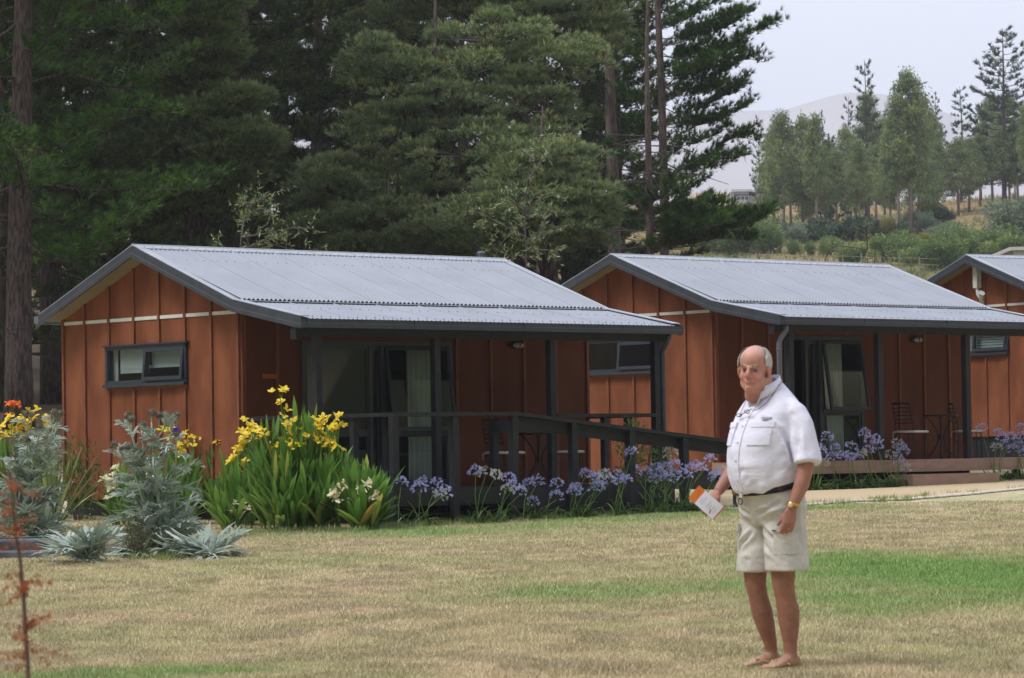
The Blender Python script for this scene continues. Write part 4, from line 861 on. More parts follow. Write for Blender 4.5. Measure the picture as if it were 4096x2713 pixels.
def blade(rng,base,d0,L,W,bend,n=5,prof=None,fold=.15,up=(0,0,1),wob=0):
    """leaf strip: list of quads, two per segment"""
    b=np.array(base,float); d=np.array(d0,float); d/=np.linalg.norm(d); q=[]; out=np.array([d[0],d[1],0]); no=np.linalg.norm(out)
    out=out/no if no>.05 else np.array([math.cos(L*99),math.sin(L*99),0]); side=np.cross(d,[0,0,1]) if no>.05 else np.cross(out,[0,0,1]); side/=np.linalg.norm(side)
    P_=[b]; ds=[d]
    for i in range(n):
        d=d+np.array([0,0,-1])*bend/n*(.4+1.2*i/n)+out*bend*.25/n; d/=np.linalg.norm(d); b=b+d*L/n; P_.append(b); ds.append(d)
    prof=prof or (lambda t:math.sin(math.pi*min(1,t*1.0+.04))**.8 if t<.99 else 0)
    Q=[]
    for i in range(n):
        w0,w1=W/2*prof(i/n),W/2*prof((i+1)/n); n0=np.cross(side,ds[i]); n1=np.cross(side,ds[i+1])
        for sg in (-1,1):
            Q.append([P_[i],P_[i]+sg*side*w0+n0*fold*w0,P_[i+1]+sg*side*w1+n1*fold*w1,P_[i+1]])
    return Q
def petals(rng,c,r,n,up=(0,0,1),droop=.3):
    Q=[]; up=np.array(up,float); up/=np.linalg.norm(up); a0=rng.random()*6.28; s=np.cross(up,[.3,.9,.1]); s/=np.linalg.norm(s); t=np.cross(up,s)
    for k in range(n):
        a=a0+6.283*k/n+rng.normal()*.2; d=s*math.cos(a)+t*math.sin(a)+up*(.55+.5*rng.normal()*.5); d/=np.linalg.norm(d); w=np.cross(d,up); w/=np.linalg.norm(w); l=r*(.7+.6*rng.random())
        m_=c+d*l*.55; e=c+d*l-up*l*droop*rng.random(); Q.append([c,m_+w*l*.33,e+w*l*.12,e-w*l*.10]); Q.append([c,e-w*l*.10,m_-w*l*.33,m_-w*l*.33+up*.001])
    return Q
def canna(fx,fy,h,wid,nst,flowers,label,fm=YEL,seed=0,dens=1.0,green=None,leafw=.064):
    rng=np.random.default_rng(seed+int(fx)); g=ground(fx,fy); T=empty('canna_plant',g); m=MB(); Q=[];tn=[]
    for k in range(nst):
        a=rng.random()*6.28; rr_=wid/2*math.sqrt(rng.random()); bx,by=rr_*math.cos(a),rr_*math.sin(a)*.7; out=rr_/(wid/2); H=h*(1-.45*out**2)*(.7+.35*rng.random()); top=np.array([bx*(1+.35*out),by*1.3,H*.72]); b=np.array([bx,by,0]); m.tube([b,(b+top)/2,top],[.014,.012,.007],5)
        nl=int((8+H*8)*dens)
        for j in range(nl):
            t=.05+.95*(j+rng.random())/nl; c=b+(top-b)*t; az=a+rng.normal()*1.1; el=.80+.65*t+.18*rng.normal(); d=np.array([math.cos(az)*math.cos(el),math.sin(az)*math.cos(el),math.sin(min(el,1.45))]); L=(.34+.24*rng.random())*min(1,h/.9+.2)
            qs=blade(rng,c,d,L,leafw*(.7+.6*rng.random()),.12+.4*rng.random()*(1.2-t),5,lambda t_:max(0,math.sin(math.pi*(t_*.93+.05))**.75) if t_<.99 else 0,fold=.25*rng.random()); Q+=qs
            tt=rng.random(); tt=.94+.06*rng.random() if (tt>.955 or (t<.2 and rng.random()<.12)) else tt*.9; tn+=[tt]*len(qs)
    m.build('stem',CANS,T); soup('foliage',Q,4,tn,CANL,T)
    for (x,y) in flowers:
        p=at(x,y,g.y-.32+.25*rng.random())-g; mb=MB(); c=np.array([p.x,p.y,p.z]); Qf=[]
        nb=rng.integers(3,6)
        for j in range(nb): Qf+=petals(rng,c+rng.normal(size=3)*np.array([.055,.03,.05]),.076,5,(rng.normal()*.5,-.4,.8),.5)
        o=soup('flower',Qf,4,rng.random(len(Qf)),fm,T)
        mb.tube([(p.x*.85,p.y,max(.2,p.z-.35)),(p.x,p.y,p.z-.02)],[.008,.006],4); mb.tube([(p.x+.02,p.y,p.z-.06),(p.x+.035,p.y,p.z+.03)],[.008,.004],4); mb.build('flower_stem',CANS,T)
    tag(T,label,'canna'); return T
YF=[(1120,1572),(1134,1620),(1008,1702),(1030,1712),(1000,1742),(1330,1685),(1352,1700),(1278,1704),(1270,1732),(1290,1752),(1310,1755),(1320,1785),(1316,1795),(1165,1770),(1195,1770),(1188,1785),(1112,1855),(1180,1716),(1338,1720),(1150,1690),(1220,1745),(1100,1800),(1245,1800),(1060,1765),(1290,1838),(1015,1745),(1360,1690),(1262,1690)]
canna(1195,2125,1.62,1.05,60,YF,'tall full canna with many yellow flowers, left of the railing corner post',seed=1)
canna(1010,2105,1.30,.62,20,[(975,1772),(965,1805),(955,1835),(955,1870),(985,1735)],'canna with a few yellow flowers just left of the tallest canna clump',seed=2)
canna(885,2085,1.22,.42,16,[(900,1755),(925,1768),(935,1790),(870,1760),(945,1815)],'slim canna with drooping yellow blooms in front of the cabin corner',seed=3)
canna(800,2080,1.25,.62,22,[(785,1742),(800,1735),(825,1748),(835,1742),(765,1752),(815,1765),(840,1760)],'dense dark canna with yellow flowers clustered in one row on top',seed=4)
canna(690,2100,1.05,.5,12,[(718,1795),(722,1810),(672,1730)],'canna mostly hidden behind the big thistle, two small yellow flowers',seed=5)
canna(1440,2125,.78,.66,16,[(1375,1932),(1388,1945),(1345,1970),(1360,1975),(1380,2000),(1400,1985),(1430,1975),(1440,1965),(1450,1930),(1455,1945),(1490,1990),(1508,1975),(1510,1990)],'low canna with cream white flowers beside the railing corner post',CREAM,seed=6,leafw=.085)
canna(500,2110,.85,.5,10,[(465,1900),(500,1925),(440,1932),(447,1968),(455,1950),(610,1880)],'cream-flowered canna behind the left side of the big thistle',CREAM,seed=7)
canna(950,2120,.70,.5,12,[(948,2022),(940,2030),(1048,1995)],'short leafy canna with a single cream flower at the front of the bed',CREAM,seed=8)
canna(70,2080,1.25,.75,26,[(60,1680),(45,1690),(88,1690),(130,1648),(160,1650),(110,1735),(130,1735),(180,1700),(195,1705),(10,1730),(65,1730),(30,1710),(110,1695)],'canna with yellow flowers at the left edge behind the silver thistle',seed=9)
canna(28,2050,1.35,.15,3,[(40,1612),(46,1628)],'single dark-stemmed canna with an orange bloom at the left edge',ORNG,seed=10)
# flax
def flax(fx,fy,n,h,label,spread=.55):
    rng=np.random.default_rng(77); g=ground(fx,fy); T=empty('flax_plant',g); Q=[];tn=[]
    for k in range(n):
        a=rng.random()*6.28; el=1.5-spread*abs(rng.normal()); d=np.array([math.cos(a)*math.cos(el),math.sin(a)*math.cos(el)*.6,math.sin(el)]); q=blade(rng,(.08*math.cos(a),.05*math.sin(a),0),d,h*(.6+.45*rng.random()),.055,.15+.25*rng.random(),7,lambda t:max(0,(1-t**4))*.9+.1*(1-t),fold=.5); Q+=q; tn+=[rng.random()]*len(q)
    soup('foliage',Q,4,tn,FLAX,T); tag(T,label,'flax'); return T
flax(205,2120,44,1.25,'clump of long stiff flax leaves left of the nearest cabin wall')
f2=shrub(75,leafmat('glossy_leaf',[(0,(.03,.07,.015)),(1,(.10,.19,.03))],.35,.2,spec=.5),1400,.13); g=ground(310,2085); put_tree(f2,g.x,g.y,.38,0,'dark glossy-leaved bush between the flax and the cabin wall','shrub',sz=.62)
# silver thistles
def lobed(rng,base,d0,L,bend,W=.16):
    Q=[]; spine=blade(rng,base,d0,L,.035,bend,8,lambda t:1-.6*t,fold=.3); Q+=spine
    for i in range(1,8):
        p0=np.array(spine[2*i][0]); p1=np.array(spine[2*i][3]); d=(p1-p0)/np.linalg.norm(p1-p0); s=np.cross(d,[0,0,1]); s/=np.linalg.norm(s)+1e-6; nn=np.cross(s,d); w=W*math.sin(math.pi*min(1,(i+.8)/8.6))**.7*(.8+.4*rng.random())
        for sg in (-1,1):
            e=p0+(s*sg*.8+d*.75+nn*(.2+.25*rng.normal()))*w; m1=p0+(e-p0)*.5+d*w*.17+nn*.02; m2=p0+(e-p0)*.45-d*w*.15
            Q.append([p0,m1,e,m2]); e2=m1+(d*.9+s*sg*.2)*w*.4; Q.append([m1-d*w*.1,m1+s*sg*.01,e2,m1+d*.02])
    Q.append([spine[-1][0],spine[-1][2],np.array(spine[-1][3])+np.array([0,0,-.02]),spine[-1][3]]); return Q
def thistle(fx,fy,h,stems,heads,label,nl=60,seed=1,purple=None,low=18,name='cardoon'):
    rng=np.random.default_rng(seed); g=ground(fx,fy); T=empty(name,g); m=MB(); Q=[];tn=[]
    for pts in stems:
        q=[Vector((0,0,0))]+[at(a,b,g.y+.15*math.sin(a))-g for a,b in pts]; q[0]=Vector((q[1].x*.3,q[1].y*.3,-.02)); m.tube(q,[.02*(1-.6*i/(len(q)-1)) for i in range(len(q))],7)
        tot=sum((b-a).length for a,b in zip(q[:-1],q[1:])); n=int(nl*tot/h/len(stems)*1.0)
        for j in range(n):
            f=(j+rng.random())/n; dd=f*tot
            for a,b in zip(q[:-1],q[1:]):
                l=(b-a).length
                if dd<=l: c=a+(b-a)*(dd/l); break
                dd-=l
            az=rng.random()*6.28; el=.75-.2*f+.3*rng.normal(); d=np.array([math.cos(az)*math.cos(el),math.sin(az)*math.cos(el),math.sin(el)]); L=(.60-.38*f)*(.75+.5*rng.random()); qq=lobed(rng,np.array(c),d,L,.7+.6*rng.random(),.24-.15*f); Q+=qq; tt=rng.random(); tn+=list(np.clip(tt*.6+.4*rng.random(len(qq)),0,1))
    for j in range(low):
        az=rng.random()*6.28; el=.25+.95*rng.random(); d=np.array([math.cos(az)*math.cos(el),math.sin(az)*math.cos(el),math.sin(el)]); qq=lobed(rng,np.array([.07*rng.normal(),.05*rng.normal(),.04]),d,(.38+.36*rng.random())*min(1,h/1.0+.4),1.0+.7*rng.random(),.27); Q+=qq; tn+=list(np.clip(rng.random()*.5+.4*rng.random(len(qq)),0,1))
    if m.v: m.build('stem',SILS,T,smooth=True)
    soup('foliage',Q,4,tn,SILV,T)
    for i,(a,b) in enumerate(heads):
        p=at(a,b,g.y+.1*math.sin(a*3))-g; r=.038; mb=MB(); mb.ell(p,(r,r,r*.95),su=10,sv=7)
        for k in range(36):
            th=rng.random()*6.28; ph=math.acos(.95-1.4*rng.random()); d=Vector((math.sin(ph)*math.cos(th),math.sin(ph)*math.sin(th),math.cos(ph))); mb.tube([p+d*r*.9,p+(d+Vector((0,0,.5))).normalized()*r*1.45],[.008,.001],3,caps=False)
        o=mb.build('flower_head',BUD,T)
        if purple==i:
            mb=MB(); 
            for k in range(160):
                th=rng.random()*6.28; rr_=math.sqrt(rng.random()); d=Vector((.9*rr_*math.cos(th),.9*rr_*math.sin(th),1)).normalized(); mb.tube([p+d*r*.6,p+d*(r*1.75)],[.004,.003],3,caps=False)
            mb.build('purple_floret',PURP,o)
        mm=MB(); mm.tube([p+Vector((0,.0,-.12)),p+Vector((0,0,-.02))],[.008,.010],5); mm.build('flower_stalk',SILS,T)
    tag(T,label,'thistle','silver-leaved thistles in the front bed'); return T
H1=[(510,1663),(525,1678),(572,1700),(606,1652),(635,1662),(660,1660),(672,1685),(690,1680),(706,1663),(705,1735),(458,1780),(492,1800),(517,1785)]
thistle(640,2225,1.38,[[(600,2050),(560,1850),(515,1700)],[(610,2050),(575,1880),(572,1740)],[(640,2050),(615,1850),(606,1690)],[(680,2080),(700,1950),(705,1760)],[(610,2050),(600,1800),(665,1700)],[(590,2060),(540,1900),(465,1800)],[(600,2050),(540,1900),(500,1820)],[(650,2060),(660,1860),(690,1700)]],H1,'big silver-leaved thistle with one open purple flower, in front of the cabin wall',92,seed=3,purple=9,low=26)
H2=[(100,1655),(125,1660),(155,1712),(215,1650),(235,1660),(245,1655),(60,1820),(55,1845),(110,1765),(228,1675)]
thistle(95,2165,1.3,[[(110,1950),(120,1800),(105,1690)],[(110,1980),(140,1850),(155,1740)],[(120,1980),(160,1850),(225,1690)],[(90,1980),(70,1900),(60,1840)],[(120,1980),(170,1830),(240,1690)],[(70,2000),(40,1900),(10,1840)]],H2,'big silver-leaved thistle with closed grey buds at the left edge',84,seed=4,low=24)
thistle(350,2255,.4,[],[],'low silver thistle rosette at the edge of the dark slabs',seed=5,low=17)
thistle(850,2235,.35,[],[],'low silver thistle leaves sprawling right of the big thistle',seed=6,low=13)
b=shrub(76,leafmat('olive_twiggy_leaf',[(0,(.05,.05,.02)),(.6,(.12,.11,.035)),(.97,(.18,.17,.05)),(1,(.75,.45,.02))],.7,.2),2200,.09); g=ground(555,2235); put_tree(b,g.x,g.y,.27,0,'small dark olive bush with tiny yellow flowers below the big thistle','shrub',sz=.25)
# slabs and hose at the left
SLAB=mat('grey_slate_slab',(.07,.075,.085),.5,(.15,.155,.17),5,bump=.01,bscale=25)
g=ground(80,2235); z0=g.z
for (dx,dy,zz,wx_,wy,hh,l) in ((-.15,.55,.10,.95,.55,.09,'upper grey stone slab at the left edge with a hose on it'),(-.1,.15,.0,.9,.5,.08,'lower grey stone slab at the left edge, in front'),(1.1,.35,.0,.38,.35,.09,'dark stone block between the silver thistle rosette and the olive bush')):
    mb=MB(); mb.loft([[(wx_/2*a*k,wy/2*b_*k,z_) for a,b_ in ((-1,-.8),(-.4,-1),(.5,-.93),(1,-.7),(.95,.6),(.3,1),(-.5,.92),(-1,.8))] for z_,k in ((-.05,1),(hh*.8,1.0),(hh,.97))]); o=mb.build('stone_slab',SLAB,None,loc=(g.x+dx,g.y+dy,z0+zz)); tag(o,l,'slab','dark stone slabs in the left bed')
mb=MB(); mb.tube([(g.x-.4,g.y+.6,z0+.20),(g.x,g.y+.35,z0+.215),(g.x+.15,g.y+.32,z0+.215),(g.x+.33,g.y+.45,z0+.21),(g.x+.6,g.y+.6,z0+.03)],.011,6); tag(mb.build('garden_hose',mat('green_hose',(.05,.12,.11),.4),smooth=True),'thin dark green hose lying over the grey slabs','hose')
# out of focus dying sapling close to the lens at the left
def brown_sapling():
    rng=np.random.default_rng(9); Y=8.5; p=at(105,2680,Y); gzz=gz(p.x,Y); T=empty('brown_sapling',(p.x,Y,gzz)); O=Vector((p.x,Y,gzz)); pts=[(112,2680),(95,2400),(82,2250),(62,2120),(45,1950),(35,1870)]
    q=[Vector((0,0,-.05))]+[at(a,b_,Y)-O for a,b_ in pts]; m=MB(); m.tube(q,[.006]*3+[.005,.004,.003,.002],6); m.build('stem',mat('thin_brown_stem',(.11,.07,.055),.8),T)
    Pp=[];D=[]
    for k in range(36):
        f=rng.random()**.9; i=min(int(f*5)+1,len(q)-2); c=q[i]+(q[i+1]-q[i])*rng.random(); c=c if rng.random()<.75 else q[1]+(q[2]-q[1])*rng.random(); az=rng.random()*6.28; l=.04+.10*rng.random(); d=Vector((math.cos(az),math.sin(az),.3*rng.normal()))
        for j in range(26): Pp.append(list(c+d*l*(j/26)+Vector(rng.normal(size=3))*.006)); D.append([rng.normal(),rng.normal(),rng.normal()])
    V=spikes(rng,np.array(Pp),np.array(D),3,.014,.004,.4); soup('foliage',V,3,rng.random(len(V)),leafmat('rusty_foliage',[(0,(.28,.09,.04)),(1,(.48,.18,.09))],.8,.3),T); tag(T,'thin sapling with rusty orange foliage, out of focus at the lower left','sapling')
brown_sapling()
# agapanthus
def agap_clump(fx,fy,heads,label,nl=26,L=.42,spent=(),seed=0,group='agapanthus clumps with blue flower heads'):
    rng=np.random.default_rng(seed+int(fx)); g=ground(fx,fy)
    u0=(g.x+5.3009)*.745+(g.y-45.8193)*.667; lim_=45.8193+.667*((g.x+5.3009+5.24*.667*-1)/.745)-5.24*.745-.12 if fx<3100 else 53.7411+.664*((g.x-1.6467-3.76*.664)/.748)-3.76*.748-.15
    if g.y>lim_: k_=lim_/g.y; g=Vector((g.x*k_,lim_,gz(g.x*k_,lim_)))
    T=empty('agapanthus',g); Q=[];tn=[]
    for k in range(nl):
        a=rng.random()*6.28; el=.75+.35*rng.normal()*.8; el=min(max(el,.15),1.45); d=np.array([math.cos(a)*math.cos(el),math.sin(a)*math.cos(el),math.sin(el)]); q=blade(rng,(.09*rng.normal(),.07*rng.normal(),0),d,L*(.6+.6*rng.random()),.028,.9+.7*rng.random(),6,lambda t:max(0,1-t**3),fold=.5); Q+=q; t0=rng.random(); tn+=list(np.linspace(t0*.8,t0*.8+(.2 if t0>.4 else 0),len(q)))
    soup('foliage',Q,4,tn,AGAL,T)
    for i,(a,b_) in enumerate(heads):
        Yh=g.y+.12*math.sin(a*1.7); p=at(a,b_,Yh)-g; c=np.array([p.x,p.y,p.z]); base=np.array([.05*rng.normal(),.04*rng.normal(),0]); m=MB(); m.tube([base,base*.4+c*.5+np.array([-.02,0,.03]),c-np.array([0,0,.03])],[.006,.005,.004],5)
        sp_=(i in spent); r=.082*(.85+.35*rng.random()); n=34; u=rng.normal(size=(n,3)); u/=np.linalg.norm(u,axis=1,keepdims=True); u[:,2]=np.where(u[:,2]<-.35,-u[:,2],u[:,2])
        if sp_: u[:,2]-=.5
        st=m.build('flower_stem',CANS,T); Qh=[];tt=[]
        for k in range(n):
            e=c+u[k]*r*(.65+.35*rng.random()); d=u[k]/np.linalg.norm(u[k]); d=d+np.array([0,0,-.35]) if rng.random()<.4 else d; s=np.cross(d,rng.normal(size=3)); s/=np.linalg.norm(s); t_=np.cross(d,s); t_/=np.linalg.norm(t_); h=.036
            for a_ in range(4):
                x0=s*math.cos(a_*1.57)+t_*math.sin(a_*1.57); Qh.append([e,e+d*h*.6+x0*.006,e+d*h+x0*.017,e+d*h*.7+x0*.012+np.cross(d,x0)*.008]); tt.append(rng.random())
        soup('flower_head',Qh,4,tt,AGAS if sp_ else AGAP,T)
    tag(T,label,'agapanthus',group); return T
cr=lambda x,y:(1750+x/1.973,1550+y/1.973); c5=lambda x,y:(950+x/2.613,1550+y/2.613)
A=[((1610,2095),[c5(1710,1000)],'agapanthus with one round blue head just right of the corner post',14,()),
((1690,2092),[c5(1925,1010),c5(1890,1065),c5(2080,1020),c5(2110,1110),c5(2160,1100)],'agapanthus with four blue heads and one faded head near the corner post',18,(3,)),
((1905,2078),[cr(300,665),cr(460,680),cr(385,655)],'agapanthus with big dark blue and white heads left of the ramp start',34,(1,2)),
((1985,2075),[cr(565,720),cr(600,775),cr(655,825),cr(548,795)],'agapanthus with a leaning faded head in front of the first ramp post',26,(3,)),
((2105,2068),[cr(720,765),cr(785,745),cr(750,908)],'agapanthus with three small heads between the first two ramp posts',16,()),
((2180,2068),[cr(940,770),cr(940,868)],'agapanthus with one mid-height and one low head before the second ramp post',14,()),
((2290,2058),[cr(1090,800),cr(1165,690),cr(1075,830),cr(1240,725)],'agapanthus with pale blue heads just right of the second ramp post',28,()),
((2340,2055),[cr(1275,785),cr(1320,675),cr(1355,745),cr(1250,790)],'agapanthus with a greenish faded head among blue ones, mid ramp',20,(1,)),
((2475,2050),[cr(1420,710),cr(1490,740),cr(1530,520),cr(1450,745)],'agapanthus with the tallest lone head rising above the ramp rail',26,()),
((2590,2042),[cr(1645,675),cr(1720,640),cr(1755,690),cr(1720,738)],'agapanthus with crowded blue heads left of the fourth ramp post',26,()),
((2650,2038),[cr(1800,640),cr(1870,620),cr(1825,725),cr(1880,690),cr(1955,700),cr(1550,665)],'agapanthus with six blue heads around the fourth ramp post',26,()),
((2735,2030),[cr(1840,500),cr(2000,650),cr(2080,640),cr(2150,575),cr(2040,620)],'tall agapanthus with wide blue heads left of the standing man',44,(0,)),
((2800,2026),[cr(2210,715),cr(2230,640),cr(2190,700)],'agapanthus partly behind the arm of the standing man',28,(1,))]
for k,((fx,fy),hd,l,nl,sp_) in enumerate(A): agap_clump(fx,fy,hd,l,nl,spent=sp_,seed=k)
z3=lambda x,y:(3200+x/2.643,1550+y/2.643)
A=[((3270,1962),[z3(225,670),z3(250,790),z3(290,530),z3(190,640)],'agapanthus right beside the standing man under the open door'),((3345,1960),[z3(375,640),z3(345,745),z3(440,730)],'agapanthus below the sloping window, left end of the brown deck bed'),((3430,1958),[z3(540,640),z3(540,750),z3(620,740),z3(500,740)],'agapanthus with a row of lilac heads below the glass door'),((3500,1956),[z3(655,680),z3(720,680),z3(685,490),z3(740,560)],'agapanthus with tall heads left of the veranda post of the middle cabin'),
((3560,1954),[z3(810,560),z3(820,620)],'agapanthus right of the veranda post of the middle cabin'),((3605,1950),[z3(960,690),z3(1030,580),z3(1090,690),z3(1070,640),z3(1045,780),z3(1125,835)],'agapanthus with fading drooping heads left of the brown step'),
((3985,1925),[z3(2095,490),z3(2225,530),z3(2080,620),z3(2160,610),z3(1925,440),z3(2140,540)],'agapanthus with packed blue heads right of the brown step'),((4070,1915),[z3(2300,560),z3(2260,660),z3(2340,430),z3(2360,700),z3(2310,620),z3(2350,520)],'agapanthus cut by the right edge of the photo')]
SPN={0:(1,),3:(0,),5:(0,1,5),6:(2,)}
for k,((fx,fy),hd,l) in enumerate(A): agap_clump(fx,fy,hd,l,38,spent=SPN.get(k,()),seed=40+k)
# green shrub behind the ramp, grassy clump behind it
b=shrub(77,SHRB,1700,.12); g=ground(2580,1990,30); q=at(2570,1970,47.5); put_tree(b,q.x,47.5,.5,0,'light green bush between the two cabins behind the ramp','shrub',sz=.72)
mb=MB(); q=at(3640,1955,50.5)
# soil of the planting bed along the ramp
def bed():
    P1=[ground(x,y) for x,y in ((150,2215),(700,2225),(1000,2135),(1240,2140),(1500,2118),(1620,2104),(1900,2090),(2200,2072),(2500,2056),(2800,2038))]
    P2=[(p.x+.2,p.y+(2.2 if i<3 else 1.4)) for i,p in enumerate(P1)]; mb=MB(); n=60; m_=8; X=np.linspace(P1[0].x,P1[-1].x,n); lo=np.interp(X,[p.x for p in P1],[p.y for p in P1])+.05*np.sin(X*9); hi=np.interp(X,[p[0] for p in P2],[p[1] for p in P2]); vs=[];fs=[]
    for i in range(n):
        for j in range(m_): y=lo[i]+(hi[i]-lo[i])*j/(m_-1); vs.append((X[i],y,gz(X[i],y)+.015))
    for i in range(n-1):
        for j in range(m_-1): fs.append((i*m_+j,(i+1)*m_+j,(i+1)*m_+j+1,i*m_+j+1))
    mb.add(vs,fs); tag(mb.build('soil_bed',mat('garden_soil',(.055,.042,.03),.95,(.10,.075,.05),14,bump=.03,bscale=30)),kind='structure')
bed()
# long unmown tufts at the bed edge
def tufts():
    rng=np.random.default_rng(31); ps=[]
    for (x0,y0,x1,y1,n) in ((900,2140,1500,2125,500),(1500,2120,2000,2088,800),(2000,2088,2900,2036,1100),(2900,2040,3100,2036,200),(3480,2008,3640,2003,120),(500,2240,950,2235,250),(3240,2026,4096,1960,260)):
        for k in range(n//10):
            t=rng.random(); g=ground(x0+(x1-x0)*t,y0+(y1-y0)*t+rng.normal()*3)
            for j in range(9): ps.append([g.x+rng.normal()*.06,g.y+rng.normal()*.08,g.z])
    q=at(3099,2669,18.3)
    for k in range(90): ps.append([q.x-.08+rng.normal()*.14,18.16+rng.normal()*.09,gz(q.x,18.2)-.045])
    ps=np.array(ps); V=spikes(rng,ps,np.tile([0,0,1.],(len(ps),1)),4,.10,.008,.45); o=soup('edge_grass',V,3,rng.random(len(V)),leafmat('edge_grass_blade',[(0,(.12,.22,.06)),(.6,(.24,.34,.10)),(1,(.50,.42,.22))],.7,.3)); tag(o,'longer green grass along the edge of the flower bed','grass',kind='stuff')
tufts()
# ================================================================ THE MAN
def skinmat():
    m=bpy.data.materials.new('skin'); m.use_nodes=True; t=m.node_tree; b=t.nodes['Principled BSDF']; a=t.nodes.new('ShaderNodeVertexColor'); a.layer_name='skin'
    n=t.nodes.new('ShaderNodeTexNoise'); n.inputs['Scale'].default_value=28; n.inputs['Detail'].default_value=5; tc=t.nodes.new('ShaderNodeTexCoord'); t.links.new(tc.outputs['Object'],n.inputs['Vector'])
    mr=t.nodes.new('ShaderNodeMapRange'); mr.inputs[1].default_value=.3; mr.inputs[2].default_value=.7; mr.inputs[3].default_value=.86; mr.inputs[4].default_value=1.1; t.links.new(n.outputs['Fac'],mr.inputs[0])
    mu=t.nodes.new('ShaderNodeMixRGB'); mu.blend_type='MULTIPLY'; mu.inputs[0].default_value=1; t.links.new(a.outputs[0],mu.inputs[1]); t.links.new(mr.outputs[0],mu.inputs[2]); t.links.new(mu.outputs[0],b.inputs['Base Color'])
    b.inputs['Roughness'].default_value=.5; b.inputs['Specular IOR Level'].default_value=.35; b.inputs['Subsurface Weight'].default_value=.12; b.inputs['Subsurface Radius'].default_value=(.02,.008,.005); b.inputs['Subsurface Scale'].default_value=.3
    return m
def cloth(name,c1,c2,fold=.012,sc=5,st=(1,1,1)):
    m=mat(name,c1,.85,c2,14,spec=.15); t=m.node_tree; b=t.nodes['Principled BSDF']; tc=t.nodes.new('ShaderNodeTexCoord'); mp=t.nodes.new('ShaderNodeMapping'); mp.inputs['Scale'].default_value=st; mp.inputs['Rotation'].default_value=(0,.5,.3)
    n=t.nodes.new('ShaderNodeTexNoise'); n.inputs['Scale'].default_value=sc; n.inputs['Detail'].default_value=3; n.inputs['Distortion'].default_value=1.2; t.links.new(tc.outputs['Object'],mp.inputs[0]); t.links.new(mp.outputs[0],n.inputs['Vector'])
    n2=t.nodes.new('ShaderNodeTexNoise'); n2.inputs['Scale'].default_value=sc*5; t.links.new(mp.outputs[0],n2.inputs['Vector']); ad=t.nodes.new('ShaderNodeMath'); ad.operation='MULTIPLY_ADD'; ad.inputs[1].default_value=.15; t.links.new(n2.outputs['Fac'],ad.inputs[0]); t.links.new(n.outputs['Fac'],ad.inputs[2])
    bp=t.nodes.new('ShaderNodeBump'); bp.inputs['Distance'].default_value=fold; t.links.new(ad.outputs[0],bp.inputs['Height']); t.links.new(bp.outputs[0],b.inputs['Normal']); return m
def tv(bx,by,z): return Vector((bx,-by,z))
def ringv(z,a,f,b,cy=0,cx=0,tilt=0,n=40,p=2.3):
    R_=[]
    for k in range(n):
        t=2*math.pi*k/n; c,s_=math.cos(t),math.sin(t); e=2/p; x=a*abs(c)**e*(1 if c>0 else -1); y=(f if s_>0 else b)*abs(s_)**e*(1 if s_>0 else -1); R_.append(tv(cx+x,cy+y,z+tilt*y))
    return R_
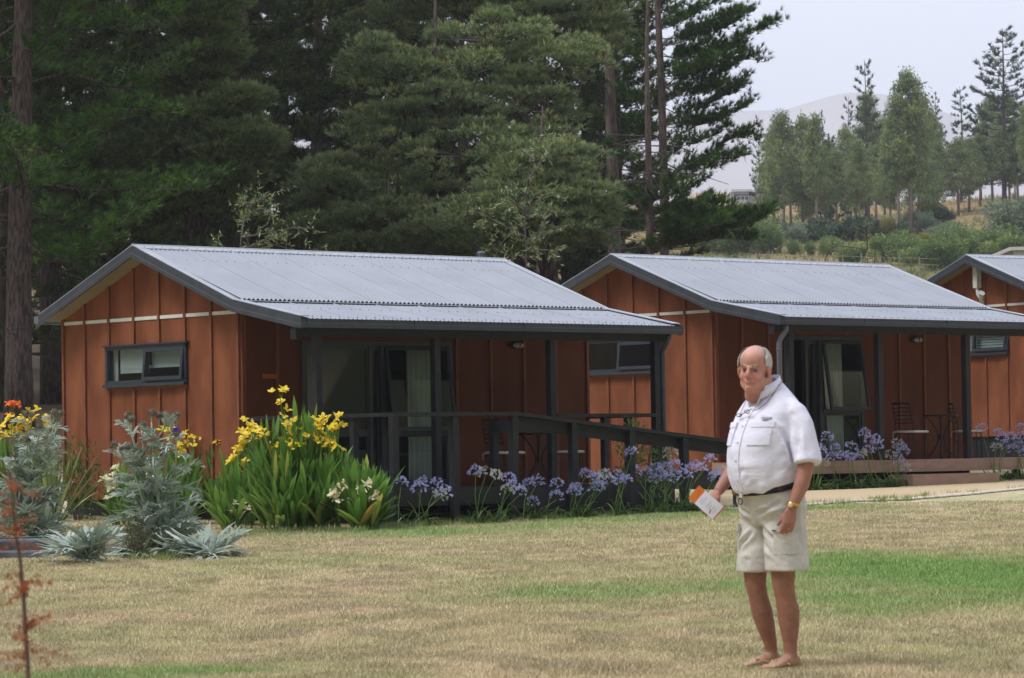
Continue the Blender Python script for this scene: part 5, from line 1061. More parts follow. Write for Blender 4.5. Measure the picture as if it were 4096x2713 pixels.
def man():
    px=at(3099,2669,18.3); T=empty('person',(px.x,18.3,gz(px.x,18.3)+.002),R(-51))
    tag(T,'older balding man in white short-sleeved shirt and pale shorts holding a leaflet','person')
    SK=skinmat()
    # ---------- body (one continuous surface)
    B=MB(); tb=lambda pts,rad,seg=16:B.tube([tv(*p) for p in pts],rad,seg)
    # legs: his right (x<0), his left (x>0)
    tb([(-.09,.017,.88),(-.10,.03,.68),(-.108,.034,.54),(-.106,.036,.47),(-.104,.02,.40),(-.103,-.005,.32),(-.102,-.03,.24),(-.10,-.06,.15),(-.10,-.07,.09),(-.10,-.068,.05)],[.09,.082,.068,.060,.055,.060,.054,.040,.036,.038])
    tb([(.09,.006,.88),(.095,.014,.68),(.098,.016,.54),(.098,.016,.47),(.10,.004,.40),(.10,-.016,.32),(.10,-.022,.24),(.10,-.026,.15),(.10,-.026,.09),(.10,-.024,.05)],[.09,.084,.070,.062,.057,.064,.057,.041,.037,.039])
    for (x,y,sx) in ((-.10,-.07,-1),(.10,-.026,1)):
        B.loft([[tv(x+sx*ox+w*math.cos(a)*1.0,y+yy,max(.012,zc+h*math.sin(a))) for a in [2*math.pi*k/14 for k in range(14)]] for yy,w,h,zc,ox in ((-.062,.022,.025,.034,0),(-.045,.033,.036,.042,0),(0,.036,.042,.048,0),(.05,.037,.034,.042,.004),(.10,.042,.026,.032,.01),(.14,.044,.018,.024,.012),(.165,.036,.012,.02,.012))])
        for j in range(5):
            tx=x+sx*(-.026+.0165*j+.006); L=(.055,.05,.044,.036,.028)[j]; rr_=(.012,.0085,.008,.0078,.0075)[j]; B.tube([tv(tx,y+.145,.024),tv(tx+sx*.002,y+.15+L*.55,.022),tv(tx+sx*.003,y+.15+L,.016)],[rr_*1.05,rr_,rr_*.8],8)
    # pelvis, torso, neck (mostly under the clothes)
    B.loft([ringv(z,a,f,b,n=24) for z,a,f,b in ((.82,.13,.10,.11),(.95,.16,.15,.12),(1.1,.165,.20,.11),(1.25,.165,.19,.12),(1.38,.155,.11,.10),(1.44,.11,.06,.07))])
    tb([(0,-.01,1.42),(0,.02,1.50),(0,.05,1.56),(0,.075,1.62)],[.085,.070,.064,.062])
    # his left arm (image right), hanging
    tb([(.14,-.01,1.37),(.195,-.02,1.34),(.245,-.02,1.26),(.275,-.005,1.12),(.270,.028,1.02),(.252,.066,.93),(.247,.076,.905)],[.042,.048,.050,.046,.043,.032,.028])
    # his right arm, forearm forward
    tb([(-.14,-.01,1.37),(-.195,-.015,1.34),(-.24,-.02,1.26),(-.272,-.022,1.155),(-.268,.06,1.08),(-.258,.15,1.005),(-.255,.172,.985)],[.042,.048,.050,.046,.043,.032,.028])
    # left hand: palm faces the thigh, fingers hanging, slightly curled
    def hand(o,dirv,palm,side,flip,curl,thumbdir,fl=1.0,spread=.05):
        """o wrist, dirv along the hand, palm normal, side = towards the thumb"""
        o=Vector(o);d=Vector(dirv).normalized();pn=Vector(palm).normalized();sd=d.cross(pn).normalized()*flip; pn=sd.cross(d).normalized() if sd.cross(d).dot(pn)>0 else -sd.cross(d).normalized()
        rings=[]
        for t,w,h in ((-.01,.024,.020),(.02,.034,.017),(.055,.041,.016),(.09,.040,.014),(.098,.036,.011)):
            rings.append([o+d*t+sd*w*math.cos(a)+pn*h*math.sin(a) for a in [2*math.pi*k/14 for k in range(14)]])
        B.loft(rings)
        for j in range(4):
            off=(.030,.010,-.011,-.031)[j]; L=(.072,.080,.074,.058)[j]*fl; c=curl[j]; p0=o+d*.085+sd*off*.95; dd=d.copy(); pts=[p0]; sp_=sd*(off/.03)*spread
            for q,l in enumerate((.44,.31,.25)):
                ang=c*(.6,1.0,.8)[q]; dd=(dd*math.cos(ang)+pn*math.sin(ang)).normalized(); pts.append(pts[-1]+(dd+sp_*(q==0)).normalized()*L*l)
            B.tube(pts,[.0095,.009,.0083,.0068],8)
        td=Vector(thumbdir); p0=o+d*.03+sd*.028; td=(d*td.x+sd*td.y+pn*td.z).normalized(); p1=p0+td*.040; t2=(td+d*.35+pn*.25).normalized(); p2=p1+t2*.030; p3=p2+(t2+pn*.3).normalized()*.022; B.tube([p0-td*.01,p1,p2,p3],[.014,.0115,.010,.008],8)
        return o,d,sd,pn
    lh=hand(tv(.236,.10,.895),(tv(.226,.128,.78)-tv(.236,.10,.895)),tv(-.85,-.35,0),None,-1,(.55,.62,.66,.7),(.75,.55,.35)) if False else hand(tv(.243,.08,.895),(-.05,-.24,-1.),( -.9,.35,.1),None,-1,(.35,.45,.5,.6),(.95,.28,.35))
    # right hand holding the leaflet between thumb and fingers
    rh=hand(tv(-.253,.180,.978),(.0,-.74,-.66),(-.384,.462,-.7),None,1,(.45,.5,.55,.6),(.85,.25,.75),.95,.03)
    # ---------- head
    hc=Vector(tv(0,.118,1.660)); hr=Matrix.Rotation(R(30),4,'Z')@Matrix.Rotation(R(3),4,'Y')@Matrix.Rotation(R(3),4,'X')
    HS=1.05
    def h(x,y,z): return hc+(hr@Vector((x,-y,z)))*HS
    hr3=hr.to_3x3()
    def he(x,y,z,rx,ry,rz_,rot=None): B.ell(h(x,y,z),(rx*HS,ry*HS,rz_*HS),su=18,sv=12,rot=(hr3@rot) if rot else hr3)
    he(0,-.018,.040,.080,.098,.092); he(0,.025,.055,.070,.062,.066); he(0,.026,-.030,.067,.064,.078); he(0,.042,-.070,.050,.044,.052)
    for s_ in (-1,1):
        he(s_*.034,.026,-.062,.031,.040,.038); he(s_*.036,.060,-.032,.026,.020,.024); he(s_*.031,.0755,.0115,.0150,.0095,.0050); he(s_*.030,.0790,.021,.024,.011,.008,Matrix.Rotation(s_*-.15,3,'Y')); he(s_*.0135,.101,-.028,.010,.010,.008)
        he(s_*.082,-.008,-.006,.010,.020,.033,Matrix.Rotation(.25,3,'X')); he(s_*.086,-.014,.006,.007,.017,.022)
    B.tube([h(0,.086,.024),h(0,.099,.004),h(0,.110,-.014),h(0,.112,-.026)],[.010,.0115,.014,.012],10); he(0,.111,-.024,.0145,.013,.0125)
    he(0,.086,-.050,.026,.014,.012); he(0,.091,-.0585,.024,.009,.0050); he(0,.090,-.0685,.021,.009,.0055); he(0,.086,-.088,.020,.014,.013); he(0,.074,-.102,.024,.020,.018)
    B.tube([h(0,.036,-.098),h(0,.010,-.115),h(0,-.01,-.13)],[.034,.048,.055],14); B.tube([h(0,-.03,-.02),h(0,-.035,-.12),tv(0,.0,1.47)],[.062,.062,.075],14)
    body=remesh(B,'body',.0048,[SK],T,5,.5)
    me=body.data; N=len(me.vertices); co=np.empty(N*3,np.float32); me.vertices.foreach_get('co',co); co=co.reshape(-1,3)
    hi=np.array(hr.inverted().to_3x3()); L=(co-np.array(hc))@hi.T/HS; L[:,1]*=-1      # head coordinates
    tan=np.array([.29,.135,.09]); arm=np.array([.35,.165,.12]); face=np.array([.50,.26,.205]); C=np.tile(tan,(N,1)); z=co[:,2]
    C[z>.7]=arm; foot=np.clip((.10-z)/.08,0,1)[:,None]; C=C*(1-foot)+np.array([.46,.27,.19])*foot
    hd=np.clip((z-1.50)/.04,0,1)[:,None]; C=C*(1-hd)+face*hd
    def spot(c,r_,col,a): 
        nonlocal C
        d=np.linalg.norm((L-np.array(c))/np.array(r_),axis=1); k=(a*np.exp(-d**2)*(z>1.48))[:,None]; C=C*(1-k)+np.array(col)*k
    red=(.58,.17,.13)
    for c,r_,a in (((.04,.085,-.028),(.028,.04,.022),.42),((-.04,.085,-.028),(.028,.04,.022),.42),((0,.115,-.022),(.018,.02,.02),.5),((0,.08,-.10),(.03,.03,.02),.4),((.09,-.01,0),(.02,.03,.04),.6),((-.09,-.01,0),(.02,.03,.04),.6),((0,.0,-.13),(.08,.08,.04),.4)): spot(c,r_,red,a)
    spot((0,.02,.13),(.07,.08,.06),(.66,.36,.30),.7)
    for s_ in (-1,1): spot((s_*.031,.085,.007),(.026,.035,.015),(.30,.13,.10),.5)  # shade under the brows, painted into the skin colour
    for s_ in (-1,1): spot((s_*.031,.085,.003),(.017,.03,.007),(.20,.085,.065),.7)  # darker core of that painted eye-socket shade
    spot((0,.10,-.0635),(.026,.03,.0028),(.20,.05,.04),.9); spot((0,.10,-.069),(.02,.03,.005),(.50,.17,.14),.6); spot((0,.115,-.038),(.011,.02,.004),(.25,.08,.06),.7)
    for s_ in (-1,1): spot((s_*.032,.09,-.052),(.006,.03,.018),(.34,.13,.10),.45)
    hd3=L-np.array([0,-.018,.04]); az_=np.abs(np.arctan2(hd3[:,0],-hd3[:,1])); el_=np.arctan2(hd3[:,2]/.95,np.hypot(hd3[:,0]*1.2,hd3[:,1])); hm=(z>1.52)&(az_<2.10)&(el_<1.36-.95*smooth((az_-1.3)/.8))&(el_>-.40+.42*smooth((az_-.9)/.5))&~((el_<.02)&(az_>1.85)); C[hm]=np.array([.66,.62,.57])
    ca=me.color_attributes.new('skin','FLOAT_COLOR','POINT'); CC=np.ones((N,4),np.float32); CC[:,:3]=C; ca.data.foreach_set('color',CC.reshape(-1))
    # eyes
    EW=mat('eye_white',(.24,.20,.18),.4); EI=mat('eye_iris',(.02,.025,.03),.15); LID=mat('eyelid',(.42,.19,.15),.5)
    for s_ in (-1,1):
        m=MB(); c=h(s_*.031,.0795,.004); m.ell(c,(.0110,.0080,.0038),0,12,8,hr3); m.ell(h(s_*.031+.0022,.0857,.0040),(.0050,.0032,.0042),1,10,6,hr3); m.build('eye',[EW,EI],T,smooth=True)
    # eyebrows
    BRW=mat('grey_eyebrow',(.24,.17,.14),.9); rng=np.random.default_rng(2)
    for s_ in (-1,1):
        m=MB()
        for k in range(60):
            t=rng.random(); p=h(s_*(.014+.034*t),.094-.012*t*t,.022+.005*math.sin(t*2.6)+rng.normal()*.0016); e=h(s_*(.020+.036*t),.096-.012*t,.026+.004*math.sin(t*2.6)+rng.normal()*.002); m.tube([p,e],[.0009,.0005],3,caps=False)
        m.build('eyebrow',BRW,T)
    # hair: white sides and back, thin on top
    HM=leafmat('white_hair',[(0,(.62,.59,.55)),(.6,(.76,.74,.70)),(1,(.85,.84,.82))],.6,.2); m=MB(); Q=[];tn=[]
    na,ne=60,22
    for i in range(na*330):
        az=(rng.random()*2-1)*math.pi; # 0 = back
        el=rng.random()*1.75-.72
        lim_=1.42-.98*smooth((abs(az)-1.3)/.8)   # hairline drops towards the temples
        if abs(az)>2.12 or el>float(lim_) or (el<-.35-.30*(1-smooth((abs(az)-.9)/.5)) ) or (el<.02 and abs(az)>1.85): continue
        d=np.array([math.sin(az)*math.cos(el),-math.cos(az)*math.cos(el),math.sin(el)]); p=np.array([d[0]*.087,-.018+d[1]*.105,.040+d[2]*.0975]); 
        dn=np.array([0.15*rng.normal(),.15*rng.normal()-.2,-1.]); dn=dn-d*dn.dot(d)*.9; dn/=np.linalg.norm(dn); e=p+dn*(.014+.010*rng.random())+d*.0025; s_=np.cross(d,dn)*.0011
        q=[h(*(p-s_)),h(*(p+s_)),h(*(e+s_*.6)),h(*(e-s_*.6))]; Q.append([list(v) for v in q]); tn.append(rng.random())
    for i in range(40):      # wispy strands over the crown
        a=rng.normal()*.6; p=np.array([.05*rng.normal(),-.05+.05*rng.normal(),0]); rr_=1-(p[0]/.081)**2-((p[1]+.018)/.1)**2
        if rr_<.05: continue
        p[2]=.040+.0925*math.sqrt(rr_); e=p+np.array([.008*rng.normal(),-.012,-.001]); Q.append([list(h(*p)),list(h(*(p+[.001,0,0]))),list(h(*(e+[.001,0,.002]))),list(h(*e))]); tn.append(.8)
    soup('hair',Q,4,tn,HM,T)
    # ---------- shirt
    SH=cloth('white_shirt_cloth',(.68,.68,.80),(.74,.73,.84),.008,6,(1,1,1.6)); S=MB(); tl=-.20
    prof=[(1.00,.180,.195,.135),(1.03,.192,.225,.14),(1.08,.199,.250,.145),(1.15,.203,.262,.148),(1.22,.203,.255,.15),(1.30,.204,.228,.152),(1.37,.206,.192,.152),(1.43,.202,.155,.142),(1.48,.180,.115,.122),(1.525,.134,.084,.100),(1.56,.090,.070,.084)]
    tilts=[-.20,-.18,-.12,-.06,0,0,0,-.05,-.10,-.25,-.45]; cys=[0]*7+[0,.0,.01,.02]
    S.loft([ringv(z_,a,f,b,cys[i],0,tilts[i]) for i,(z_,a,f,b) in enumerate(prof)])
    for s_,pts in ((1,[(.13,-.012,1.455),(.185,-.02,1.415),(.226,-.024,1.35),(.252,-.022,1.27),(.274,-.016,1.19),(.286,-.010,1.14)]),(-1,[(-.13,-.012,1.455),(-.185,-.016,1.415),(-.224,-.02,1.35),(-.252,-.026,1.28),(-.266,-.028,1.22),(-.270,-.028,1.195)])):
        S.tube([tv(*p) for p in pts],[(.060,.060),(.066,.066),(.068,.068),(.072,.068),(.080,.070),(.087,.074)],24)
    shirt=remesh(S,'shirt',.0075,[SH],T,4,.5)
    # real creases: displace along the normal
    me=shirt.data; N=len(me.vertices); co=np.empty(N*3,np.float32); no=np.empty(N*3,np.float32); me.vertices.foreach_get('co',co); me.vertices.foreach_get('normal',no); co=co.reshape(-1,3); no=no.reshape(-1,3)
    x,y,z=co[:,0],-co[:,1],co[:,2]
    def crease(p,q,w,d):     # groove along a segment
        p=np.array(p,float);q=np.array(q,float); P3=np.stack([x,y,z],-1); t=np.clip(((P3-p)@(q-p))/((q-p)@(q-p)),0,1); D=np.linalg.norm(P3-(p+t[:,None]*(q-p)),axis=1); d=d*2.2; return -d*np.exp(-(D/w)**2)*np.sin(np.pi*np.clip(t*.9+.05,0,1))+d*.6*np.exp(-((D-w*1.8)/w)**2)*np.sin(np.pi*np.clip(t*.9+.05,0,1))
    dsp=.0022*np.sin(x*38+z*22+3*np.sin(y*20+z*12))*np.clip((1.45-z)/.2,0,1)
    for a in (((.19,.06,1.24),(.03,.25,1.10),.014,.009),((.20,.02,1.18),(.05,.24,1.05),.014,.009),((.20,.02,1.12),(.10,.20,1.00),.013,.008),((.185,.09,1.32),(.20,.02,1.16),.016,.012),((.16,.12,1.30),(-.02,.24,1.20),.012,.006),((.20,-.03,1.36),(.27,.04,1.24),.015,.008),((.26,.05,1.34),(.29,.06,1.17),.016,.007),((-.19,.08,1.3),(-.20,.12,1.12),.014,.008),((.10,.17,1.40),(.19,.08,1.30),.014,.006),((-.10,.20,1.15),(-.17,.12,1.02),.012,.006),((.0,.20,1.03),(.14,.17,1.00),.010,.006),((.17,-.02,1.475),(.225,.04,1.40),.010,.005)): dsp+=crease(*a)
    co=co+no*dsp[:,None]; me.vertices.foreach_set('co',co.astype(np.float32).reshape(-1)); me.update()
    def surf(t,z_,off=.008):      # point on the shirt front: t = sideways position, -1..1
        zz=[p[0] for p in prof]; a=np.interp(z_,zz,[p[1] for p in prof]); f=np.interp(z_,zz,[p[2] for p in prof]); xx=a*t; yy=f*(1-abs(t)**2.3)**(1/2.3); tz=np.interp(z_,zz,tilts)*yy; n=Vector((t*.8,yy/f,0)).normalized(); return tv(xx+n.x*off,yy+n.y*off,z_+tz)
    def patch(name,t0,t1,z0,z1,off,mt,nn=8,th=.003,par=None):
        m=MB(); vs=[]
        for k in (0,1):
            for i in range(nn+1):
                for j in range(nn+1): vs.append(surf(t0+(t1-t0)*i/nn,z0+(z1-z0)*j/nn,off-th*k*3))
        fs=[]; q=(nn+1)**2
        for i in range(nn):
            for j in range(nn): a=i*(nn+1)+j; fs.append((a,a+nn+1,a+nn+2,a+1)); fs.append((q+a+1,q+a+nn+2,q+a+nn+1,q+a))
        for i in range(nn):
            for e in ((i,i+1),(nn*(nn+1)+i+1,nn*(nn+1)+i)): fs.append((e[0],e[1],q+e[1],q+e[0]))
            for e in ((i*(nn+1),(i+1)*(nn+1)),((i+1)*(nn+1)+nn,i*(nn+1)+nn)): fs.append((e[1],e[0],q+e[0],q+e[1]))
        m.add(vs,fs); return m.build(name,mt,par or T,smooth=False)
    patch('placket',-.085,.085,1.03,1.47,.0075,SH,12)
    BT=mat('shirt_button',(.5,.48,.46),.4)
    for z_ in (1.08,1.17,1.26,1.35,1.43): m=MB(); m.ell(surf(.0,z_,.010),(.006,.004,.006),su=8,sv=5); m.build('button',BT,T)
    for t0,t1 in ((.30,.80),(-.80,-.30)):
        o=patch('chest_pocket',t0,t1,1.245,1.365,.0085,SH,8); patch('pocket_flap',t0-.02,t1+.02,1.345,1.375,.0125,SH,6,par=o)
    patch('shirt_tab',.50,.74,1.392,1.402,.012,mat('grey_tab',(.28,.28,.30),.6),3)
    # collar
    for s_ in (-1,1):
        m=MB(); ro=[]; 
        for k in range(13):
            t=k/12; a=math.pi*(.5-.0)-s_*0; ang=math.pi/2+ (-s_)*(.32+t*(math.pi-.32))  # from the throat round to the nape
            ct,st=math.cos(ang),math.sin(ang); cy=.032; rin=(.070,.066); rout=(.098+.010*t,.094); drop=.052-.012*t if t>.08 else .075; zt=1.530+.095*t**.6
            ro.append((tv(ct*rin[0],cy+st*rin[1],zt),tv(ct*rout[0],cy+st*rout[1]*(1.12 if t<.1 else 1),zt-drop)))
        vs=[]; fs=[]
        for (a,b) in ro: mid=(a+b)/2+Vector((0,0,.012)); vs+=[a,mid,b]
        for k in range(12):
            for j in range(2): fs.append((k*3+j,(k+1)*3+j,(k+1)*3+j+1,k*3+j+1))
        m.add(vs,fs); o=m.build('collar',SH,T,smooth=True); mo=o.modifiers.new('s','SOLIDIFY'); mo.thickness=.005; mo.offset=0
    m=MB(); m.loft([ringv(1.545,.086,.074,.080,.022,0,-.45,n=24),ringv(1.600,.074,.068,.074,.030,0,-.5,n=24)],caps=False); o=m.build('collar_stand',SH,T,smooth=True); mo=o.modifiers.new('s','SOLIDIFY'); mo.thickness=.004
    # ---------- shorts
    SC=cloth('stone_cotton',(.50,.48,.44),(.60,.58,.54),.007,7,(1,1,1.4)); S=MB()
    S.loft([ringv(z_,a,f,b,0,0,tl_) for z_,a,f,b,tl_ in ((.80,.178,.115,.13,0),(.84,.20,.135,.165,0),(.90,.203,.150,.172,-.05),(.95,.198,.168,.160,-.10),(1.0,.189,.195,.143,-.18),(1.015,.187,.198,.142,-.20))])
    S.loft([ringv(z_,a,f,b,cy,cx,n=28,p=2.2) for z_,a,f,b,cy,cx in ((.535,.108,.118,.118,.018,-.112),(.60,.107,.117,.120,.016,-.108),(.70,.104,.116,.124,.008,-.102),(.80,.100,.116,.130,.0,-.098),(.86,.098,.11,.13,0,-.09))])
    S.loft([ringv(z_,a,f,b,cy,cx,n=28,p=2.2) for z_,a,f,b,cy,cx in ((.545,.116,.118,.128,.0,.112),(.60,.114,.118,.130,.0,.108),(.70,.108,.117,.130,.0,.102),(.80,.101,.116,.130,.0,.098),(.86,.098,.11,.13,0,.09))])
    sh=remesh(S,'shorts',.0075,[SC],T,4,.5); me=sh.data; N=len(me.vertices); co=np.empty(N*3,np.float32); no=np.empty(N*3,np.float32); me.vertices.foreach_get('co',co); me.vertices.foreach_get('normal',no); co=co.reshape(-1,3); no=no.reshape(-1,3); x,y,z=co[:,0],-co[:,1],co[:,2]
    dsp=.0025*np.sin(z*55+x*30*np.sign(x)+2.5*np.sin(y*18+x*9))*np.clip((z-.56)/.1,0,1)
    for a in (((.0,.15,.95),(.0,.10,.80),.010,.008),((.03,.14,.86),(.18,.10,.93),.013,.008),((-.03,.14,.86),(-.17,.10,.93),.013,.007),((.02,.12,.80),(.16,.11,.70),.013,.008),((.04,.12,.70),(.18,.08,.60),.014,.007),((.05,.14,.92),(.20,.05,.86),.012,.007),((-.02,.12,.78),(-.16,.12,.66),.013,.007),((-.06,.13,.60),(-.19,.05,.66),.012,.006),((.20,.0,.95),(.20,-.02,.60),.014,.006)): dsp+=crease(*a)
    co=co+no*dsp[:,None]; me.vertices.foreach_set('co',co.astype(np.float32).reshape(-1)); me.update()
    m=MB()      # cargo pocket on his left leg, with flap
    def legp(cx,cy,a,f,ang,z_,off): return tv(cx+(a+off)*math.cos(ang),cy+(f+off)*math.sin(ang),z_)
    for nm,a0,a1,z0,z1,off in (('cargo_pocket',.15,1.25,.64,.79,.011),('pocket_flap',.12,1.28,.765,.805,.017),('cargo_pocket',math.pi-1.25,math.pi-.15,.64,.79,.011),('pocket_flap',math.pi-1.28,math.pi-.12,.765,.805,.017)):
        m=MB(); vs=[];fs=[]; n=8; cx=.103 if a0<1 else -.103
        for k in (0,1):
            for i in range(n+1):
                for j in range(2): vs.append(legp(cx,0.002,.108,.119,a0+(a1-a0)*i/n,(z0,z1)[j],off-.012*k))
        q=2*(n+1)
        for i in range(n): a=2*i; fs+= [(a,a+2,a+3,a+1),(q+a+1,q+a+3,q+a+2,q+a),(a,q+a,q+a+2,a+2),(a+1,a+3,q+a+3,q+a+1)]
        fs+=[(0,1,q+1,q),(2*n+1,2*n,q+2*n,q+2*n+1)]; m.add(vs,fs); m.build(nm,SC,T)
    m=MB(); m.box(tv(.135,.128,.768),tv(.165,.134,.774)); m.build('pocket_tab',METAL,T)
    # belt, loop and ring
    BLM=mat('navy_belt',(.012,.012,.022),.5,(.10,.03,.02),26,lo=.62,hi=.68); BRN=mat('brown_leather',(.11,.035,.02),.45)
    def bring(z_,o_): return ringv(z_,.191+o_,.202+o_,.146+o_,0,0,-.20,48)
    m=MB(); m.loft([bring(1.002,.0),bring(1.004,.007),bring(1.036,.007),bring(1.038,.0)]); 
    n0=len(m.f); 
    for i in range(n0):
        f=m.f[i]
        if len(f)==4:
            c=sum((Vector(m.v[k]) for k in f),Vector())/4
            if -c.y>.10 and c.x<.02: m.m[i]=1
    m.build('belt',[BLM,BRN],T,smooth=True)
    m=MB(); c=tv(-.02,.214,.974); m.box(c-Vector((.012,.004,.03)),c+Vector((.012,.006,.03))); m.build('belt_loop',SC,T)
    m=MB(); m.tube([c+Vector((.018*math.cos(a),-.006,-.04+.018*math.sin(a))) for a in [k*math.pi/6 for k in range(13)]],.003,6); m.build('belt_ring',METAL,T)
    m=MB(); c=tv(-.10,.186,.988); m.box(c-Vector((.016,.008,.014)),c+Vector((.016,.004,.014))); m.build('buckle',mat('brass_buckle',(.35,.22,.08),.3,metal=.9),T)
    # watch, ring, glasses cord
    GOLD=mat('gold_watch',(.65,.42,.13),.28,metal=.9)
    m=MB(); wc=tv(.247,.074,.912); dz=Vector((-.05,-.24,-1)).normalized(); a1=dz.orthogonal().normalized(); a2=dz.cross(a1); pts=[wc+a1*.034*math.cos(t)+a2*.031*math.sin(t) for t in [k*math.pi/10 for k in range(21)]]; m.tube(pts,(.005),8,flat=1.8); m.build('watch_strap',GOLD,T,smooth=True)
    m=MB(); out_=Vector((.35,-.9,.0)).normalized(); c=wc+out_*.034; rot=out_.to_track_quat('Z','Y').to_matrix(); m.ell(c,(.019,.019,.006),0,16,6,rot); m.ell(c+out_*.004,(.014,.014,.004),1,16,6,rot); m.build('watch_face',[GOLD,mat('watch_dial',(.6,.5,.3),.3)],T,smooth=True)
    o_,d_,sd_,pn_=lh; fc=o_+d_*.118+sd_*-.010+pn_*.006; m=MB(); m.tube([fc+(sd_*math.cos(t)+pn_*math.sin(t))*.0105 for t in [k*math.pi/6 for k in range(13)]],.002,5); m.build('ring',GOLD,T)
    CORD=mat('glasses_cord',(.10,.06,.05),.6)
    m=MB(); m.tube([tv(.078,-.03,1.60),tv(.096,.02,1.575),tv(.100,.07,1.525),tv(.088,.115,1.475),tv(.068,.150,1.445),tv(.045,.175,1.435)],.0021,5); m.tube([tv(-.090,.03,1.56),tv(-.090,.10,1.49),tv(-.075,.15,1.435),tv(-.072,.165,1.41)],.0018,5); m.build('glasses_cord',CORD,T,smooth=True)
    m=MB(); e0=tv(-.055,.180,1.405)
    for cx_ in (-.045,.02): m.tube([tv(cx_+.022*math.cos(t),.190-.25*(cx_+.012)**2+.004,1.412+.3*(cx_+.045)+.009*math.sin(t)) for t in [k*math.pi/8 for k in range(17)]],.0022,5)
    m.tube([tv(-.075,.176,1.402),tv(0,.196,1.425),tv(.048,.182,1.446)],.0026,5); m.build('hanging_glasses',CORD,T)
    # thong sandals
    SD=mat('tan_sandal',(.50,.34,.20),.7)
    for (x,y,sx) in ((-.10,-.07,-1),(.10,-.026,1)):
        m=MB(); out=[(.0,-.07),(.034,-.055),(.038,0),(.042,.06),(.05,.12),(.046,.18),(.02,.212),(-.02,.208),(-.038,.17),(-.036,.10),(-.034,.0),(-.03,-.055)]
        m.loft([[tv(x+sx*(a+.006),y+b,z_) for a,b in out] for z_ in (-.006,.014)]); m.tube([tv(x-sx*.016,y+.150,.02),tv(x-sx*.012,y+.125,.052),tv(x-sx*.036,y+.05,.03)],.006,6); m.tube([tv(x-sx*.016,y+.150,.02),tv(x+sx*.01,y+.12,.055),tv(x+sx*.048,y+.05,.028)],.006,6); m.build('sandal',SD,T)
    # ---------- the leaflet in his right hand (a thing of its own)
    W=T.matrix_basis
    Mw=Matrix.Translation(T.location)@Matrix.Rotation(R(-51),4,'Z')
    hp=Mw@tv(-.253,.29,.90); Yl=hp.y+.012
    C4=[at(2794,1941.5,Yl),at(2755,1992,Yl+.01),at(2865,2082,Yl-.01),at(2888,2028,Yl-.02)]   # top, left, bottom, right corners
    ctr=(C4[0]+C4[1]+C4[2]+C4[3])/4; ax=((C4[3]+C4[2])-(C4[0]+C4[1])).normalized(); ay=(C4[0]-C4[1]); ay=(ay-ax*ay.dot(ax)).normalized(); n_=ax.cross(ay).normalized(); Lx=((C4[3]+C4[2])/2-(C4[0]+C4[1])/2).length/2; Ly=.047
    m=MB(); 
    def pp(u,v,o): return ctr+ax*u*Lx+ay*v*Ly+n_*(o+.004*(1-u*u))
    def lq(u0,u1,v0,v1,o,mi): m.add([pp(u0,v0,o),pp(u1,v0,o),pp(u1,v1,o),pp(u0,v1,o)],[(0,1,2,3)],mi)
    sg=1 if n_.y<0 else -1
    for k in range(8):
        u0,u1=-1+k/4,-1+(k+1)/4; q=[pp(u,v,o) for o in (-.0012,.0012) for u,v in ((u0,-1),(u1,-1),(u1,1),(u0,1))]; m.add(q,[(3,2,1,0),(4,5,6,7),(0,1,5,4),(2,3,7,6)]+([(3,0,4,7)] if k==0 else [])+([(1,2,6,5)] if k==7 else []),1 if k<2 else 0)
    lq(.93,1.0,-1,1,sg*.0026,2); rg=random.Random(1)
    for k in range(7):
        u=-.35+.17*k
        if k in (2,): continue
        lq(u,u+.03,-.5,.1+.5*rg.random(),sg*.0026,3)
    o=m.build('leaflet',[mat('leaflet_paper',(.70,.69,.78),.5),mat('leaflet_orange',(.62,.17,.03),.5,(.52,.12,.02),20),mat('leaflet_red',(.60,.05,.06),.5),mat('leaflet_print',(.36,.36,.42),.6)]); tag(o,'white folded leaflet with an orange end and red edge in the standing man\'s hand','leaflet')
man()
# ================================================================ THINGS BEYOND
def far_house():
    Y=600; a=at(2925,752,Y); b=at(3092,755,Y); T=empty('house',(a.x,Y,a.z-3.6)); tag(T,'small grey flat-roofed house high on the hill beside the open pines','house')
    w=(b.x-a.x); H=3.3; m=MB(); m.box((.4,0,-2),(w*.45,6,H-.5)); m.box((w*.45,1,-2),(w-.3,7,H-.8)); m.box((w-.3,2.5,-2),(w+7.5,8,H-1.6)); m.build('wall',mat('grey_plaster',(.42,.38,.36),.8,(.36,.33,.31),.5),T)
    m=MB(); m.box((0,-.6,H-.45),(w*.5,6.5,H)); m.box((w*.48,.2,H-.5),(w+.5,7,H-.15)); m.box((w-.4,2,H-1.7),(w+8,8.4,H-1.35)); m.build('roof',mat('pale_roof_edge',(.5,.5,.5),.6),T)
    m=MB(); m.box((.5,-.06,H-1.9),(w*.42,0,H-.9)); m.box((w*.45-.5,-.05,-2),(w*.45,0,H-.9)); o=m.build('window',mat('far_dark_glass',(.03,.04,.06),.2),T)
    m=MB()
    for k in range(4): m.box((.9+k*.75,-.10,H-2.4),(1.0+k*.75,-.05,H-1.2))
    m.box((.9,-.1,H-1.3),(3.3,-.05,H-1.2)); m.build('window_frame',STRIP,o)
    m=MB(); m.box((w*.6,.94,H-2.6),(w*.6+.5,1,H-1.5)); m.box((w+2.2,2.44,-.6),(w+2.9,2.5,.9)); m.build('door',INNER,T)
far_house()
def shed():
    Y=85; a=at(4040,988,Y); T=empty('shed',(a.x,Y,gz(a.x,Y)-.1)); tag(T,'white shed roof corner showing above the third cabin at the right edge','shed'); h=a.z-T.location.z
    m=MB(); m.box((.1,.1,0),(4,4,h-.1)); m.build('wall',mat('white_boards',(.62,.66,.66),.6,(.5,.55,.55),3),T); m=MB(); m.box((0,0,h-.09),(4.2,4.2,h)); m.build('roof',STRIP,T)
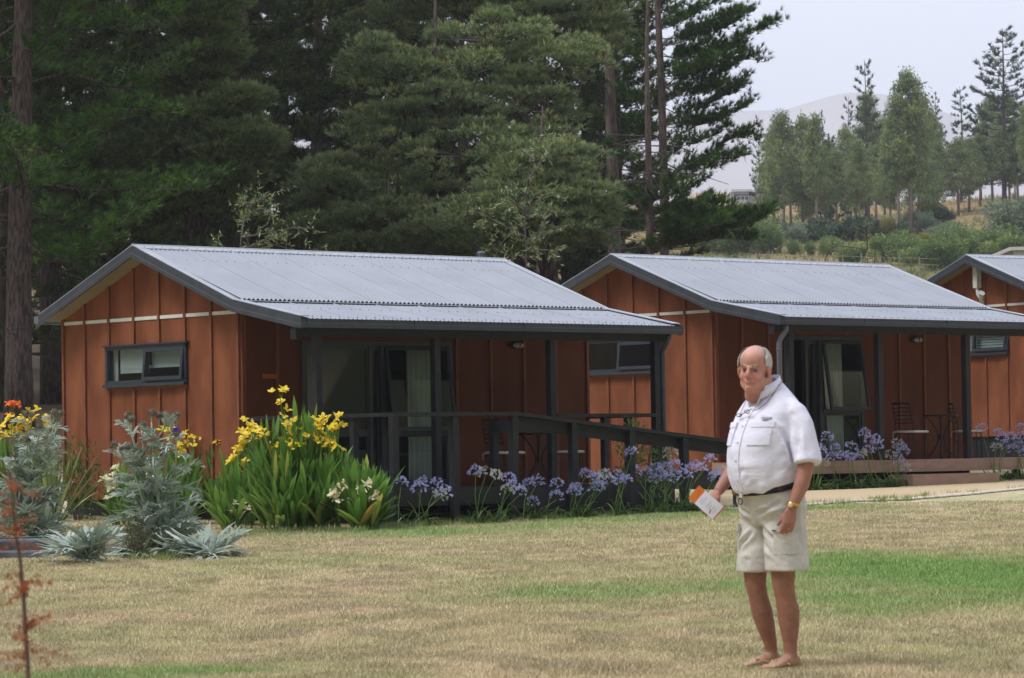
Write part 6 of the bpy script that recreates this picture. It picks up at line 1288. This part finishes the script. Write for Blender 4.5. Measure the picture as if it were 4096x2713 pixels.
shed()
def fence(name,pts,h,rails,label,cat='fence',m_=TWIG,step=2.5,r=.05,wires=()):
    T=empty(name,(pts[0][0],pts[0][1],gz(*pts[0]))); tag(T,label,cat); o=Vector(T.location)
    for (a,b) in zip(pts[:-1],pts[1:]):
        L=math.hypot(b[0]-a[0],b[1]-a[1]); n=max(1,int(L/step))
        for k in range(n):
            x,y=a[0]+(b[0]-a[0])*k/n,a[1]+(b[1]-a[1])*k/n; z=gz(x,y); m=MB(); m.tube([Vector((x,y,z-.3))-o,Vector((x,y,z+h*(.92+.16*((k*7)%5)/5)))-o],r,6); m.build('post',m_,T)
        m=MB()
        for q in rails:
            P_=[]
            for k in range(n+1): x,y=a[0]+(b[0]-a[0])*k/n,a[1]+(b[1]-a[1])*k/n; P_.append(Vector((x,y,gz(x,y)+q))-o)
            m=MB(); m.tube(P_,r*.55 if rails[0]>.31 else .012,4); m.build('rail' if rails[0]>.31 else 'wire',m_,T)
    return T
a=ground(2960,1075,150); b=ground(3760,1105,150)
fence('wire_fence',[(a.x,a.y),(b.x,b.y)],1.3,(.3,.7,1.1),'pale post and wire fence across the grassy strip above the middle roof',m_=mat('pale_post',(.30,.27,.22),.9),r=.035)
a=ground(-30,1500,60); b=ground(260,1478,60)
fence('rail_fence',[(a.x-6,a.y+1),(b.x+2,b.y+1)],1.3,(.5,.85,1.2),'black post and rail fence behind the trunks at the left edge',m_=BASE,r=.08)
# ================================================================ HAZE
def haze():
    mb=MB(); mb.box((-2300,-620,-22),(2300,5400,500)); m=bpy.data.materials.new('haze_air'); m.use_nodes=True; t=m.node_tree; t.nodes.remove(t.nodes['Principled BSDF'])
    v=t.nodes.new('ShaderNodeVolumePrincipled'); v.inputs['Color'].default_value=(.93,.94,1,1); v.inputs['Density'].default_value=.00032; v.inputs['Anisotropy'].default_value=0
    t.links.new(v.outputs[0],t.nodes['Material Output'].inputs['Volume']); o=mb.build('haze',m); tag(o,kind='stuff'); o.display_type='WIRE'
haze()
